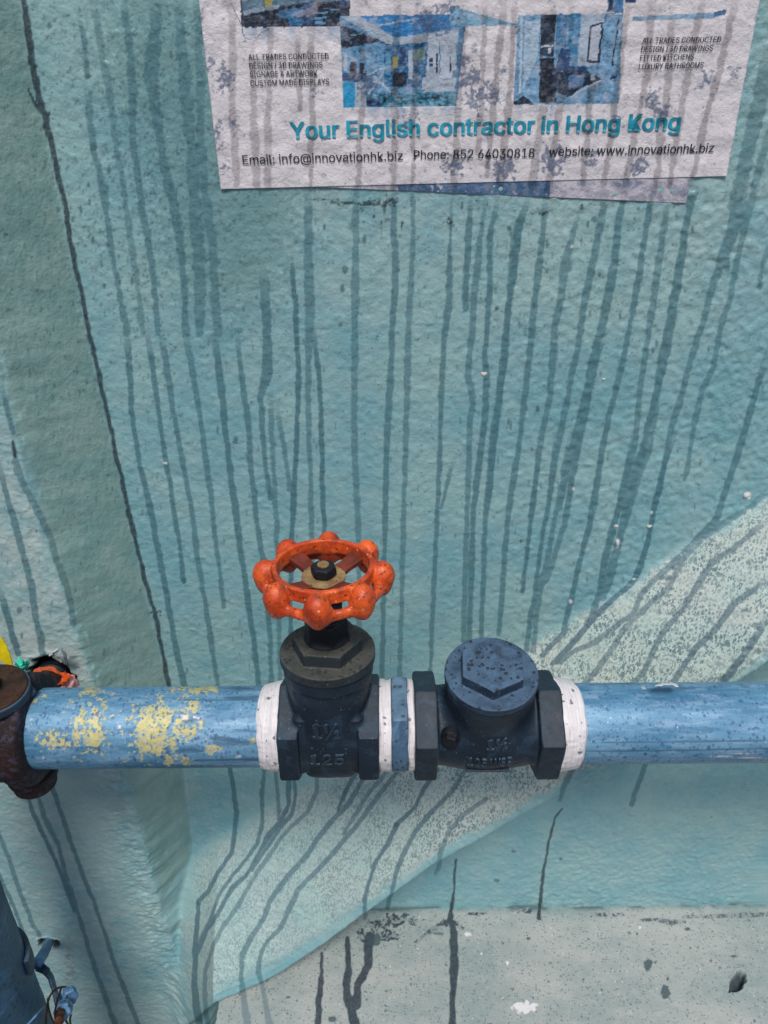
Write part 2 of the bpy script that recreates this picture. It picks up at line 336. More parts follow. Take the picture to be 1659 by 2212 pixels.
# ------------------------------------------------------------------ node helpers
class NT:
    def __init__(s, name):
        s.m = bpy.data.materials.new(name); s.m.use_nodes = True; s.t = s.m.node_tree; s.n = s.t.nodes
        s.b = s.n['Principled BSDF']
    def put(s, sock, v):
        if hasattr(v, 'is_output'): s.t.links.new(v, sock)
        elif isinstance(v, (tuple, list)) and len(v) == 3 and sock.type == 'RGBA': sock.default_value = (*v, 1)
        else: sock.default_value = v
    def node(s, typ, ins=None, out=0, **kw):
        n = s.n.new(typ)
        for k, v in kw.items(): setattr(n, k, v)
        for k, v in (ins or {}).items(): s.put(n.inputs[k], v)
        return n.outputs[out]
    def mix(s, f, a, b, mode='MIX'):
        n = s.n.new('ShaderNodeMix'); n.data_type = 'RGBA'; n.blend_type = mode; n.clamp_factor = True
        s.put(n.inputs[0], f); s.put(n.inputs[6], a); s.put(n.inputs[7], b); return n.outputs[2]
    def math(s, op, a, b=0.0, clamp=False):
        n = s.n.new('ShaderNodeMath'); n.operation = op; n.use_clamp = clamp
        s.put(n.inputs[0], a); s.put(n.inputs[1], b); return n.outputs[0]
    def coord(s): return s.node('ShaderNodeTexCoord', out=3)
    def noise(s, scale, det=3, rough=.55, vec=None, dist=0):
        return s.node('ShaderNodeTexNoise', {'Scale': scale, 'Detail': det, 'Roughness': rough, 'Distortion': dist, 'Vector': vec or s.coord()})
    def mapped(s, sc_, rot=(0, 0, 0)):
        return s.node('ShaderNodeMapping', {'Vector': s.coord(), 'Scale': sc_, 'Rotation': rot})
    def ramp(s, v, a, b):       # 0 below a, 1 above b
        return s.node('ShaderNodeMapRange', {0: v, 1: a, 2: b, 3: 0.0, 4: 1.0}, interpolation_type='SMOOTHSTEP')
    def vor(s, scale, vec=None, rnd=1.0, out=0):
        return s.node('ShaderNodeTexVoronoi', {'Scale': scale, 'Randomness': rnd, 'Vector': vec or s.coord()}, out=out)
    def dots(s, scale, r0, r1, density, vec=None):
        """round specks: voronoi cells, only a share of them filled, of differing size"""
        n = s.n.new('ShaderNodeTexVoronoi'); n.inputs['Scale'].default_value = scale
        v0 = vec or s.coord()
        wv = s.node('ShaderNodeVectorMath', {0: s.node('ShaderNodeTexNoise', {'Scale': scale * 1.9, 'Detail': 1, 'Vector': v0}, out=1), 1: (.5, .5, .5)}, operation='SUBTRACT')
        wv = s.node('ShaderNodeVectorMath', {0: wv, 'Scale': .55 / scale}, operation='SCALE')
        s.put(n.inputs['Vector'], s.node('ShaderNodeVectorMath', {0: v0, 1: wv}, operation='ADD'))
        sep = s.n.new('ShaderNodeSeparateColor'); s.t.links.new(n.outputs['Color'], sep.inputs[0])
        on = s.math('LESS_THAN', sep.outputs[0], density)
        rad = s.node('ShaderNodeMapRange', {0: sep.outputs[1], 1: 0.0, 2: 1.0, 3: r0 * 1.15, 4: r1 * 1.3})
        d = s.math('SUBTRACT', rad, n.outputs['Distance'])
        return s.math('MULTIPLY', s.ramp(d, 0.0, .06), on)
    def bump(s, h, strength, dist, normal=None):
        i = {'Strength': strength, 'Distance': dist, 'Height': h}
        if normal is not None: i['Normal'] = normal
        return s.node('ShaderNodeBump', i)
    def sepc(s, attr):
        a = s.n.new('ShaderNodeAttribute'); a.attribute_name = attr
        q = s.n.new('ShaderNodeSeparateColor'); s.t.links.new(a.outputs['Color'], q.inputs[0])
        return q.outputs[0], q.outputs[1], q.outputs[2], a.outputs['Alpha']
    def done(s, col, rough, normal=None, metal=0.0, spec=.5):
        s.put(s.b.inputs['Base Color'], col); s.put(s.b.inputs['Roughness'], rough); s.put(s.b.inputs['Metallic'], metal)
        s.put(s.b.inputs['Specular IOR Level'], spec)
        if normal is not None: s.put(s.b.inputs['Normal'], normal)
        return s.m

# ------------------------------------------------------------------ materials
def mat_wall():
    n = NT('painted_render')
    drip, grime, spk, splash = n.sepc('marks'); fleck, chip, zone, rust = n.sepc('marks2')
    mott = n.noise(14, 4); m2 = n.noise(70, 4, .6)
    c = n.mix(n.ramp(mott, .36, .66), (.180, .385, .440), (.268, .450, .472))
    c = n.mix(n.math('MULTIPLY', n.ramp(m2, .38, .7), .25), c, (.36, .50, .50))
    c = n.mix(zone, c, n.mix(n.ramp(n.noise(40, 4), .35, .65), (.175, .310, .305), (.245, .375, .355)))  # rib flank: its shaded side is put into the colour
    pale_amt = n.math('MULTIPLY', n.math('MULTIPLY', zone, -1.0), 1.0, clamp=True)
    c = n.mix(n.math('MULTIPLY', pale_amt, n.ramp(n.noise(35, 5, .6), .25, .6)), c, (.47, .56, .55))  # negative zone: paler tone on rib front and upper wall
    # washed, chalky slope with its dense dark specks
    pale = n.mix(n.ramp(n.noise(22, 4), .3, .7), (.42, .55, .52), (.50, .56, .53))
    c = n.mix(spk, c, pale)
    st = n.mapped((1, 1, .62))
    wv = n.node('ShaderNodeVectorMath', {0: st, 1: n.node('ShaderNodeVectorMath', {0: n.noise(500, 2), 1: (.0022, .0022, .0022)}, operation='MULTIPLY')}, operation='ADD')
    d1 = n.dots(620, .26, .50, .95, wv); d2 = n.dots(260, .12, .38, .45, wv)
    dd = n.math('MULTIPLY', n.math('MULTIPLY', n.math('MAXIMUM', d1, d2), spk), n.math('ADD', .45, n.math('MULTIPLY', n.ramp(n.noise(45, 4, .6), .35, .6), .55)))
    c = n.mix(n.math('MULTIPLY', dd, .78), c, (.075, .145, .185))
    # blotchy dried splash
    sn = n.ramp(n.math('ADD', n.noise(260, 4, .65), n.math('MULTIPLY', splash, .34)), .60, .72)
    sp = n.math('MULTIPLY', sn, splash)
    c = n.mix(n.math('MULTIPLY', sp, .62), c, (.12, .26, .28))
    # overall fine dirt
    fd = n.dots(300, .06, .22, .30)
    c = n.mix(n.math('MULTIPLY', fd, .42), c, (.06, .12, .14))
    # drip runs: a wet-grey film of the same paint
    film = n.mix(zone, (.060, .165, .205), (.100, .175, .175))
    dv_ = n.math('MULTIPLY', drip, n.math('ADD', .72, n.math('MULTIPLY', n.noise(120, 5, .7), .30)))
    film = n.mix(spk, film, (.085, .150, .190))
    c = n.mix(dv_, c, film)
    c = n.mix(n.math('MULTIPLY', fleck, .72), c, (.055, .115, .14))
    gg = n.math('MULTIPLY', grime, n.math('ADD', .62, n.math('MULTIPLY', n.noise(300, 4, .7), .5)), clamp=True)
    c = n.mix(gg, c, (.022, .040, .052))
    c = n.mix(chip, c, (.72, .70, .70))
    c = n.mix(n.math('MULTIPLY', rust, n.ramp(n.noise(150, 4), .4, .6)), c, (.13, .10, .06))
    b = n.bump(n.noise(520, 2, .5), .45, .0010)
    b = n.bump(n.noise(1300, 2, .6), .2, .0005, b)
    r = n.math('SUBTRACT', .38, n.math('MULTIPLY', m2, .12))
    return n.done(c, r, b, spec=.45)
def mat_ledge():
    n = NT('bare_concrete')
    drip, grime, spk, splash = n.sepc('marks'); fleck, chip, zone, rust = n.sepc('marks2')
    c = n.mix(n.ramp(n.noise(18, 5, .6, n.mapped((.5, 1, 1))), .35, .68), (.29, .36, .36), (.44, .465, .455))
    c = n.mix(n.math('MULTIPLY', n.ramp(n.noise(120, 5, .7), .45, .7), .35), c, (.54, .53, .50))
    c = n.mix(n.math('MULTIPLY', n.ramp(n.noise(55, 5, .7, dist=.6), .56, .72), .35), c, (.26, .33, .31))
    for s_, a, b_, de, col in ((430, .1, .38, .60, (.13, .19, .21)), (170, .05, .24, .30, (.07, .11, .14)), (300, .1, .25, .06, (.72, .72, .72)), (110, .05, .13, .05, (.25, .16, .09))):
        c = n.mix(n.math('MULTIPLY', n.dots(s_, a, b_, de), .6), c, col)
    c = n.mix(n.math('MULTIPLY', zone, .75), c, (.17, .30, .31))
    c = n.mix(n.math('MULTIPLY', drip, .85), c, (.15, .21, .25))
    gg = n.math('MULTIPLY', grime, n.math('ADD', .72, n.math('MULTIPLY', n.noise(300, 4, .7), .4)), clamp=True)
    c = n.mix(gg, c, (.030, .050, .070))
    c = n.mix(n.math('MULTIPLY', fleck, .85), c, (.05, .09, .11))
    c = n.mix(chip, c, (.78, .76, .80))
    b = n.bump(n.noise(500, 5, .7), .6, .0012)
    return n.done(c, .75, b, spec=.3)
def mat_cast(name, base, top_col, top_amt, rust=.12, spots_=.5, rough=.5, blue=None):
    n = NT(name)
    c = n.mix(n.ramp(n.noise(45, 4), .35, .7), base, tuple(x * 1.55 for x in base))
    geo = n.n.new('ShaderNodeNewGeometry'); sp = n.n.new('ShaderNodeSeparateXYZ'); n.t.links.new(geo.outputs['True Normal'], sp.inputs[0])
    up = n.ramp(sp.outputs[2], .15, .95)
    dn = n.math('MULTIPLY', n.math('MULTIPLY', up, top_amt), n.ramp(n.noise(110, 5, .65), .22, .62))
    c = n.mix(dn, c, top_col)  # upward faces take a second tone; on the bonnet it is dust
    c = n.mix(n.math('MULTIPLY', n.ramp(n.noise(38, 6, .7), .60, .74), rust), c, (.20, .075, .022))
    if blue: c = n.mix(n.math('MULTIPLY', n.ramp(n.noise(60, 5, .7, dist=.5), .52, .62), blue[1]), c, blue[0])
    c = n.mix(n.math('MULTIPLY', n.dots(330, .10, .38, .75), spots_), c, (.010, .016, .024))
    c = n.mix(n.math('MULTIPLY', n.dots(620, .05, .25, .16), .5), c, (.20, .24, .28))
    b = n.bump(n.noise(900, 3, .6), .5, .0004); b = n.bump(n.noise(220, 3, .5), .4, .0008, b)
    return n.done(c, n.math('ADD', rough, n.math('MULTIPLY', dn, .3)), b, spec=.45)
def mat_pipe():
    n = NT('weathered_blue_galvanised')
    yel, dark, lite, al = n.sepc('marks')
    st = n.mapped((.22, 1, 1))
    c = n.mix(n.ramp(n.noise(60, 5, .65, st), .30, .70), (.050, .185, .33), (.165, .36, .55))
    c = n.mix(n.math('MULTIPLY', n.ramp(n.noise(200, 5, .75, st), .45, .66), .45), c, (.36, .52, .70))
    c = n.mix(n.math('MULTIPLY', n.ramp(n.noise(120, 5, .7, n.mapped((.12, 1, 1))), .60, .70), .65), c, (.06, .14, .25))
    yb = n.mix(n.ramp(n.noise(190, 5, .7), .4, .62), (.52, .47, .17), (.60, .55, .28))
    c = n.mix(yel, c, yb)
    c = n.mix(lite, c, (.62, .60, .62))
    c = n.mix(dark, c, (.045, .10, .17))
    for s_, a, b_, de, col, k in ((290, .10, .32, .55, (.045, .13, .28), .8), (460, .15, .38, .75, (.06, .17, .36), .7), (150, .05, .18, .20, (.04, .08, .13), .8), (520, .05, .2, .10, (.7, .72, .75), .6)):
        c = n.mix(n.math('MULTIPLY', n.dots(s_, a, b_, de, n.mapped((1, 1, .8))), k), c, col)
    b = n.bump(n.noise(700, 3, .6), .35, .0004); b = n.bump(yel, .5, .0004, b); b = n.bump(n.noise(90, 3, .5, st), .3, .001, b)
    return n.done(c, n.math('ADD', .36, n.math('MULTIPLY', n.noise(130, 4), .25)), b, metal=.12, spec=.5)
def mat_orange():
    n = NT('orange_enamel')
    c = n.mix(n.ramp(n.noise(60, 5, .6), .35, .68), (.50, .048, .010), (.80, .125, .020))
    geo = n.n.new('ShaderNodeNewGeometry'); sp = n.n.new('ShaderNodeSeparateXYZ'); n.t.links.new(geo.outputs['Normal'], sp.inputs[0])
    c = n.mix(n.math('MULTIPLY', n.ramp(n.noise(110, 6, .72), .47, .62), .65), c, (.20, .030, .014))
    yel = n.dots(500, .1, .3, .05)
    c = n.mix(n.math('MULTIPLY', n.dots(420, .10, .30, .60), .8), c, (.13, .025, .012))
    c = n.mix(n.math('MULTIPLY', n.dots(190, .04, .16, .40), .85), c, (.075, .02, .012))
    c = n.mix(n.math('MULTIPLY', yel, .7), c, (.8, .45, .3))
    b = n.bump(n.noise(600, 3, .6), .5, .0005); b = n.bump(n.noise(150, 3, .5), .5, .0012, b)
    return n.done(c, n.math('ADD', .32, n.math('MULTIPLY', n.noise(200, 4), .22)), b, spec=.5)
def mat_redside():
    n = NT('rusted_red_oxide_spoke')
    c = n.mix(n.ramp(n.noise(80, 5, .6), .35, .68), (.11, .020, .012), (.22, .045, .024))
    c = n.mix(n.math('MULTIPLY', n.dots(300, .06, .30, .3), .7), c, (.05, .015, .012))
    return n.done(c, .5, n.bump(n.noise(500, 3, .6), .5, .0006), spec=.4)
def mat_tape():
    n = NT('thread_tape')
    st = n.mapped((1, .03, .03)); s2 = n.mapped((1, .12, .12))
    c = n.mix(n.ramp(n.noise(900, 3, .6, st), .42, .66), (.70, .68, .72), (.80, .77, .80))
    c = n.mix(n.math('MULTIPLY', n.ramp(n.noise(620, 4, .7, s2), .56, .66), .5), c, (.42, .33, .30))
    c = n.mix(n.math('MULTIPLY', n.dots(230, .05, .28, .45), .85), c, (.12, .13, .17))
    b = n.bump(n.noise(1100, 3, .6, st), .7, .0007)
    return n.done(c, .45, b, spec=.4)
def mat_rust(name, base, hi, sc_=1.0, blue=0.0):
    n = NT(name)
    c = n.mix(n.ramp(n.noise(70 * sc_, 6, .7), .35, .7), base, hi)
    c = n.mix(n.math('MULTIPLY', n.dots(300, .08, .36, .35), .6), c, tuple(x * .3 for x in base))
    if blue: c = n.mix(n.math('MULTIPLY', n.ramp(n.noise(170, 5, .7), .50, .60), blue), c, (.10, .10, .19))
    b = n.bump(n.noise(450, 5, .7), .8, .0012)
    return n.done(c, .62, b, spec=.35)
def mat_plain(name, col, rough=.5, var=.25, bump=.3, spec=.4, scale=200):
    n = NT(name)
    c = n.mix(n.ramp(n.noise(scale, 4), .35, .7), tuple(x * (1 - var) for x in col), tuple(min(1, x * (1 + var * .5)) for x in col))
    return n.done(c, rough, n.bump(n.noise(scale * 3, 3), bump, .0005), spec=spec)
def mat_paper(name):
    n = NT(name)
    a = n.n.new('ShaderNodeAttribute'); a.attribute_name = 'print'
    drip, mould, al, _ = n.sepc('marks')
    c = a.outputs['Color']
    c = n.mix(n.math('MULTIPLY', n.ramp(n.noise(130, 5, .65), .52, .68), .35), c, (.36, .34, .40))
    c = n.mix(n.math('MULTIPLY', n.dots(330, .08, .30, .16), .5), c, (.20, .22, .32))
    c = n.mix(n.math('MULTIPLY', n.dots(120, .04, .2, .14), .45), c, (.22, .25, .36))
    c = n.mix(n.math('MULTIPLY', drip, n.math('ADD', .50, n.math('MULTIPLY', n.noise(230, 5, .7), .50))), c, n.mix(1.0, c, (.44, .42, .42), 'MULTIPLY'))
    mm = n.ramp(n.math('ADD', n.noise(420, 5, .75), n.math('MULTIPLY', mould, .5)), .62, .92)
    c = n.mix(n.math('MULTIPLY', n.math('MULTIPLY', mm, mould, ), 1.0), c, (.07, .11, .21))
    b = n.bump(n.noise(260, 4, .6), .6, .0016); b = n.bump(n.noise(900, 3, .6), .4, .0005, b)
    return n.done(c, .5, b, spec=.4)
def mat_ink(name, col, grad=None):
    n = NT(name)
    drip, al, _, _ = n.sepc('marks')
    c = n.mix(n.ramp(n.noise(160, 4, .7), .35, .65), col, grad or tuple(x * 1.6 + .01 for x in col))
    c = n.mix(n.math('MULTIPLY', drip, .75), c, n.mix(1.0, c, (.22, .42, .38), 'MULTIPLY'))
    return n.done(c, .5, n.bump(n.noise(260, 4, .6), .3, .0008), spec=.4)
M_WALL = mat_wall(); M_LEDGE = mat_ledge(); M_PIPE = mat_pipe(); M_ORANGE = mat_orange(); M_SPOKE = mat_redside(); M_TAPE = mat_tape()
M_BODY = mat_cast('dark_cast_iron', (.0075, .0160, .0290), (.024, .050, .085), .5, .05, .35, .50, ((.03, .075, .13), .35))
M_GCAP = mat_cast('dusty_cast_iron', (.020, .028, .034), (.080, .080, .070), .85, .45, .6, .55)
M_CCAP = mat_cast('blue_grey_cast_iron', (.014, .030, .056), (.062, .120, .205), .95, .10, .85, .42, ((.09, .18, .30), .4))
M_NIP = mat_cast('blue_galvanised_nipple', (.035, .075, .125), (.16, .28, .42), .6, .05, .6, .42, ((.12, .25, .42), .6))
M_BLACK = mat_plain('soot_black', (.006, .008, .014), .6)
M_RUST = mat_rust('flaking_rust', (.008, .005, .008), (.030, .012, .012), 1.0, .30)
M_RUST2 = mat_rust('brown_rust', (.022, .009, .007), (.11, .042, .020), 1.3)
M_RUSTD = mat_rust('dark_rust', (.012, .007, .007), (.060, .026, .016), 1.3)
M_WASH = mat_rust('rusted_washer', (.20, .11, .05), (.42, .30, .15), 1.4)

# ------------------------------------------------------------------ the wall as a relief
YB, YR, YL = .500, .460, .500        # back panel, rib front, foot below the slope
ZL = CAMZ - .725                     # top of the ledge
def tab(pts, Y):                     # picture polyline on a depth -> x as a function of z
    q = np.array([at_y(a, b, Y) for a, b in pts]); o = np.argsort(q[:, 2]); return q[o, 2], q[o, 0]
zE, xE = tab([(-150, 300), (-60, 620), (0, 830), (95, 1180), (140, 1300), (178, 1420), (240, 1600), (285, 1740), (318, 1860), (352, 1990), (400, 2120), (460, 2300)], YR)
zC, xC = tab([(20, -120), (52, 0), (110, 320), (190, 690), (300, 1190), (368, 1480), (398, 1640), (415, 1800), (430, 2000), (450, 2300)], YB)
def interp(z, zt, xt):
    s0 = (xt[1] - xt[0]) / (zt[1] - zt[0]); s1 = (xt[-1] - xt[-2]) / (zt[-1] - zt[-2])
    v = np.interp(z, zt, xt)
    v = np.where(z < zt[0], xt[0] + s0 * (z - zt[0]), v); return np.where(z > zt[-1], xt[-1] + s1 * np.minimum(z - zt[-1], .1), v)
Apts = [at_y(400, 1840, YB), at_y(1170, 1400, YB), at_y(1659, 1048, YB)]
BT = [(180, 2390, .486), (280, 2330, .474), (352, 2290, .461), (400, 2240, .436), (463, 2188, .402), (600, 2126, .418), (701, 2059, .424), (781, 1999, .424), (939, 1888, .424), (1042, 1833, .424), (1250, 1713, .424), (1659, 1455, .424)]
Bpts = [at_y(*b) for b in BT]
def lin(pts):
    q = np.array(pts); return np.polyfit(q[:, 0], q[:, 2], 1)
aA = lin(Apts)
bq = np.array(Bpts); bo = np.argsort(bq[:, 0])
def zA(x): return aA[0] * x + aA[1]
def yS(x): return np.interp(x, bq[bo, 0], bq[bo, 1])
def zB(x):
    v = np.interp(x, bq[bo, 0], bq[bo, 2])
    s0 = (bq[bo[1], 2] - bq[bo[0], 2]) / (bq[bo[1], 0] - bq[bo[0], 0]); s1 = (bq[bo[-1], 2] - bq[bo[-2], 2]) / (bq[bo[-1], 0] - bq[bo[-2], 0])
    v = np.where(x < bq[bo[0], 0], bq[bo[0], 2] + s0 * (x - bq[bo[0], 0]), v)
    return np.where(x > bq[bo[-1], 0], bq[bo[-1], 2] + s1 * (x - bq[bo[-1], 0]), v)
XF = at_y(420, 2150, .42)[0]
def smin(a, b, k):
    h = np.clip(.5 + .5 * (b - a) / k, 0, 1); return b * (1 - h) + a * h - k * h * (1 - h)
HOLES = []                                      # (x, z, rx, rz, depth)
def base(x, z):
    e = interp(z, zE, xE) + .0030 * fbm(z, z * 0 + 3., .022, 77) + .0028 * sstep(CAMZ - .33, CAMZ - .45, z) * vnoise(z, z * 0 + 1., .0085, 78); c = interp(z, zC, xC)
    c = np.maximum(c, e + .02)
    t = np.clip((x - e) / (c - e), 0, 1)
    rib = YR + (YB - YR) * t
    # gentle roll on the rib's edge and the corner
    rib = rib + .0016 * np.exp(-((x - e) / .004) ** 2)
    za, zb = zA(x), zB(x) + .0012 * fbm(x, x * 0 + 7, .03, 31)
    ys = yS(x); zc = zb + .017
    u = (za - z) / (za - zc)
    shelf = YB - (YB - ys) * np.clip(u, -1, 1.0) - .004 * np.sin(np.clip(u, 0, 1) * math.pi)
    shelf = shelf + .0035 * np.exp(-((u - 1) / .07) ** 2) + .007 * np.clip((zc - z) / .017, 0, 1.2) ** 1.7
    low = YL - .018 * np.exp(-np.clip(zb - z, 0, 1) / .03) + .010 * sstep(.0, .35, x) * 0
    cut = sstep(-.0030, .003, zb - z)
    shelf = np.where(u < 0, np.maximum(shelf, YB - .002 * 0), shelf)
    s2 = shelf * (1 - cut) + low * cut
    f = smin(s2, rib, .009)
    f = smin(f, YB + 0 * x, .004) + .001
    # foot flare on the left
    return f
def hit(px_, py_):                              # where the sight line of a traced point meets the wall
    Y = YR
    for _ in range(60):
        p = at_y(px_, py_, Y); Y += .5 * (float(base(np.array([p[0]]), np.array([p[2]]))[0]) - Y)
    return at_y(px_, py_, Y)
def hole(px_, py_, rx, rz, dep):
    p = hit(px_, py_); HOLES.append((p[0], p[2], rx, rz, dep)); return p
H1 = hole(112, 1466, .0172, .0215, .03)
H2 = hole(106, 2036, .0098, .0085, .02)
def iso(x, z, s, seed):                        # bump field without a grid direction
    t = 0
    for k, a in enumerate((.3, 1.35, 2.4)):
        t = t + vnoise(x * math.cos(a) - z * math.sin(a), x * math.sin(a) + z * math.cos(a), s * (1 + .13 * k), seed + 7 * k)
    return t / 2.0
def relief(x, z, f):
    x0, z0 = x, z; x = x + .9 * f; z = z + .9 * f
    r = .00065 * fbm(x, z, .045, 11) + .00030 * iso(x, z * 1.2, .0110, 21)
    dx = (x * .8 + z * .6); dz = (-x * .6 + z * .8)
    diag = sstep(.02, .2, x0)
    r += (.00034 + .00030 * diag) * iso(dx, dz, .0031, 41) + (.00016 + .00022 * diag) * iso(dx, dz, .0058, 47) + .00010 * vnoise(x, z, .0021, 43)
    # pimples
    pm = vnoise(x, z, .0048, 51); r -= .00045 * np.clip(pm - .72, 0, 1) / .28
    x, z = x0, z0
    # rib: crumbly plaster near the edge
    e = interp(z, zE, xE)
    k = np.exp(-((x - e + .008) / .018) ** 2)
    k = k * (.35 + .65 * sstep(CAMZ - .30, CAMZ - .45, z))
    r += k * (.0026 * fbm(x, z, .014, 61) + .0010 * fbm(x, z * 2, .005, 63))
    # folds along the lip of the slope
    zb = zB(x); q = z - zb
    kk = np.exp(-((q - .004) / .011) ** 2)
    r += kk * .0014 * np.sin((q + .0018 * fbm(x, z, .05, 71)) / .0024)
    # trowel folds under the upper crease
    q = z - zA(x); kk = np.exp(-((q - .014) / .014) ** 2) * sstep(.03, .15, x)
    r += kk * .0010 * fbm(dx * .30, dz, .012, 81)
    return r
def paper(x, z):
    f = base(x, z); x = x + .9 * f; z = z + .9 * f
    return f + .00065 * fbm(x, z, .045, 11) + .00050 * fbm(x, z * 1.3, .0095, 21, 1) + .00006 * vnoise(x, z, .005, 44)
pL0, pR0 = at_y(478, 408, YB)[0] + .003, at_y(1568, 380, YB)[0]
def surf(x, z, fine=True):
    f = base(x, z)
    for hx, hz, rx, rz, dep in HOLES:
        q = np.hypot((x - hx) / rx, (z - hz) / rz) + .16 * vnoise(x, z, .004, 91)
        f = f + dep * (1 - sstep(.86, 1.0, q)) - .0012 * np.exp(-((q - 1.12) / .12) ** 2)
    if not fine: return f
    pz = at_y(1000, 412, YB)[2]; covered = sstep(pz + .002, pz + .008, z) * sstep(pL0, pL0 + .006, x) * (1 - sstep(pR0 - .012, pR0 - .004, x))
    r = relief(x, z, f); lo = paper(x, z) - f
    return f + lo * covered + r * (1 - covered)
def marks(P, kind):
    px, py = to_px(P)
    x, z = P[..., 0], P[..., 2]
    ix = Idx(px, py)
    drip = lines(px, py, L_DR)
    top = lines(px, py, L_TOP, 1.2, 15, 1.6)
    drip = np.maximum(drip, top * .84)
    grime = lines(px, py, L_DARK, 1.3, 25, 1.3, 0)
    brk = .25 + .75 * sstep(-.25, .15, vnoise(px, py, 6., 62) + .7 * vnoise(px, py, 2.6, 63))
    grime = np.maximum(grime, lines(px, py, L_DARK2, 1.8, 65, 2.6) * brk)
    grime = np.maximum(grime, spots(px, py, S_MO, 19, 1.0, .6, ix) * brk)
    fleck = np.maximum(spots(px, py, S_SP, 9, 1.0, .2, ix), .75 * spots(px, py, S_TEAR, 9, .9, .15, ix))
    fleck = np.maximum(fleck, .72 * spots(px, py, S_DOT, 9, 1., .2, ix))
    chip = spots(px, py, S_CH, 29, .8, .45, ix)
    return px, py, drip, grime, fleck, chip
def build_wall():
    zs = np.concatenate([np.arange(-.02, CAMZ - .885, .01), np.arange(CAMZ - .885, CAMZ + .075, .00088), np.arange(CAMZ + .08, 2.5, .02)])
    xf = np.concatenate([np.arange(-1.6, -.36, .02), np.arange(-.36, .36, .0006), np.arange(.36, 1.62, .02)])
    NC = 1010
    XX = np.zeros((len(zs), NC)); ok = np.zeros_like(XX)
    for i, z in enumerate(zs):
        f = base(xf, np.full_like(xf, z))
        d = np.hypot(np.diff(xf), np.minimum(np.abs(np.diff(f)), 1.3 * np.diff(xf)) * sstep(.36, .33, np.abs(xf[1:]))) * np.where((xf[1:] > -.36) & (xf[1:] < .36), 1.0, .035)
        s = np.concatenate([[0], np.cumsum(d)]); XX[i] = np.interp(np.linspace(0, s[-1], NC), s, xf)
    ZZ = np.repeat(zs[:, None], NC, 1)
    YY = surf(XX, ZZ)
    P = np.stack([XX, YY, ZZ], -1)
    px, py, drip, grime, fleck, chip = marks(P, 'wall')
    out = ~((px > -60) & (px < 1720) & (py > -40) & (py < 2260))
    # zone: rib flank, its shaded tone painted in; shelf specks
    e, c = interp(ZZ, zE, xE), interp(ZZ, zC, xC)
    rib = base(XX, ZZ)
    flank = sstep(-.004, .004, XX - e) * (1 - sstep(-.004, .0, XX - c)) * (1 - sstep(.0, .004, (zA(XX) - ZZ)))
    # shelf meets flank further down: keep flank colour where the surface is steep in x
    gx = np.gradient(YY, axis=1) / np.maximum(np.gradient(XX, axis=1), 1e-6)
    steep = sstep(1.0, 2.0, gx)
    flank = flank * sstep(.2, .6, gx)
    upper_left = sstep(.15, -.5, XX)
    u = (zA(XX) - ZZ) / (zA(XX) - zB(XX))
    edge = sstep(-.03, .10, u + .06 * fbm(XX, ZZ, .01, 7)) * (1 - sstep(.80, .90, u + .05 * fbm(XX, ZZ, .012, 8)))
    spk = edge * (1 - flank) * sstep(0, .012, XX - e) * (.55 + .45 * sstep(-.10, .12, XX)) * sstep(372, 432, px + 26 * vnoise(px, py, 30, 61))
    splash = np.exp(-(((px - 500) / 160) ** 2 + ((py - 480) / 230) ** 2)) + .8 * np.exp(-(((px - 340) / 150) ** 2 + ((py - 130) / 230) ** 2))
    splash = np.clip(splash * 1.3, 0, 1) * (1 - flank)
    pale_area = .75 * sstep(.004, -.004, XX - e) * sstep(820, 1080, py + 60 * vnoise(px, py, 90, 64)) * (1 - sstep(1500, 1750, py) * .6) * (px > -200) + .30 * sstep(200, 700, px) * sstep(900, 350, py) * (XX > c)  # paler tone: rib front, and weaker over the upper wall
    hq = np.zeros_like(XX)
    for hx, hz, rx, rz, dep in HOLES:
        q = np.hypot((XX - hx) / rx, (ZZ - hz) / rz) + .16 * vnoise(XX, ZZ, .004, 91)
        hq = np.maximum(hq, 1 - sstep(1.0, 1.09, q))
    grime = np.maximum(grime, hq)
    # black growth in the joint over the ledge
    jn = np.exp(-((ZZ - ZL) / .004) ** 2) * sstep(.0, .35, fbm(XX, ZZ * 0, .03, 17) + .05) * .7
    grime = np.maximum(grime, jn * (XX > -.1))
    # shadow-free dirt along the lip underside
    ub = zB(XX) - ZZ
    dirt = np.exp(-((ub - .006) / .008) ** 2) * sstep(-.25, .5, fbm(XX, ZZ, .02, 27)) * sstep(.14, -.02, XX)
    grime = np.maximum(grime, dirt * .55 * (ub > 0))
    fleck = np.where(out, 0, fleck)
    rust = spots(px, py, [(150, 2090, 12, 50), (265, 1672, 12, 4)], 55, 5, .5) * .45
    d = lambda a: np.where(out, 0, a)
    A = np.stack([d(drip), grime, spk, splash], -1); B = np.stack([fleck, d(chip), flank * .9 - pale_area, rust], -1)
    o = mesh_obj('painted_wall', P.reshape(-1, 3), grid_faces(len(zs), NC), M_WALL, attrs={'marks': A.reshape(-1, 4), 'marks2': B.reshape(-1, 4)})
    tag(o, 'teal painted rendered wall with a rib, a diagonal slope and dark drip runs', 'wall')
    return o
wall = build_wall()

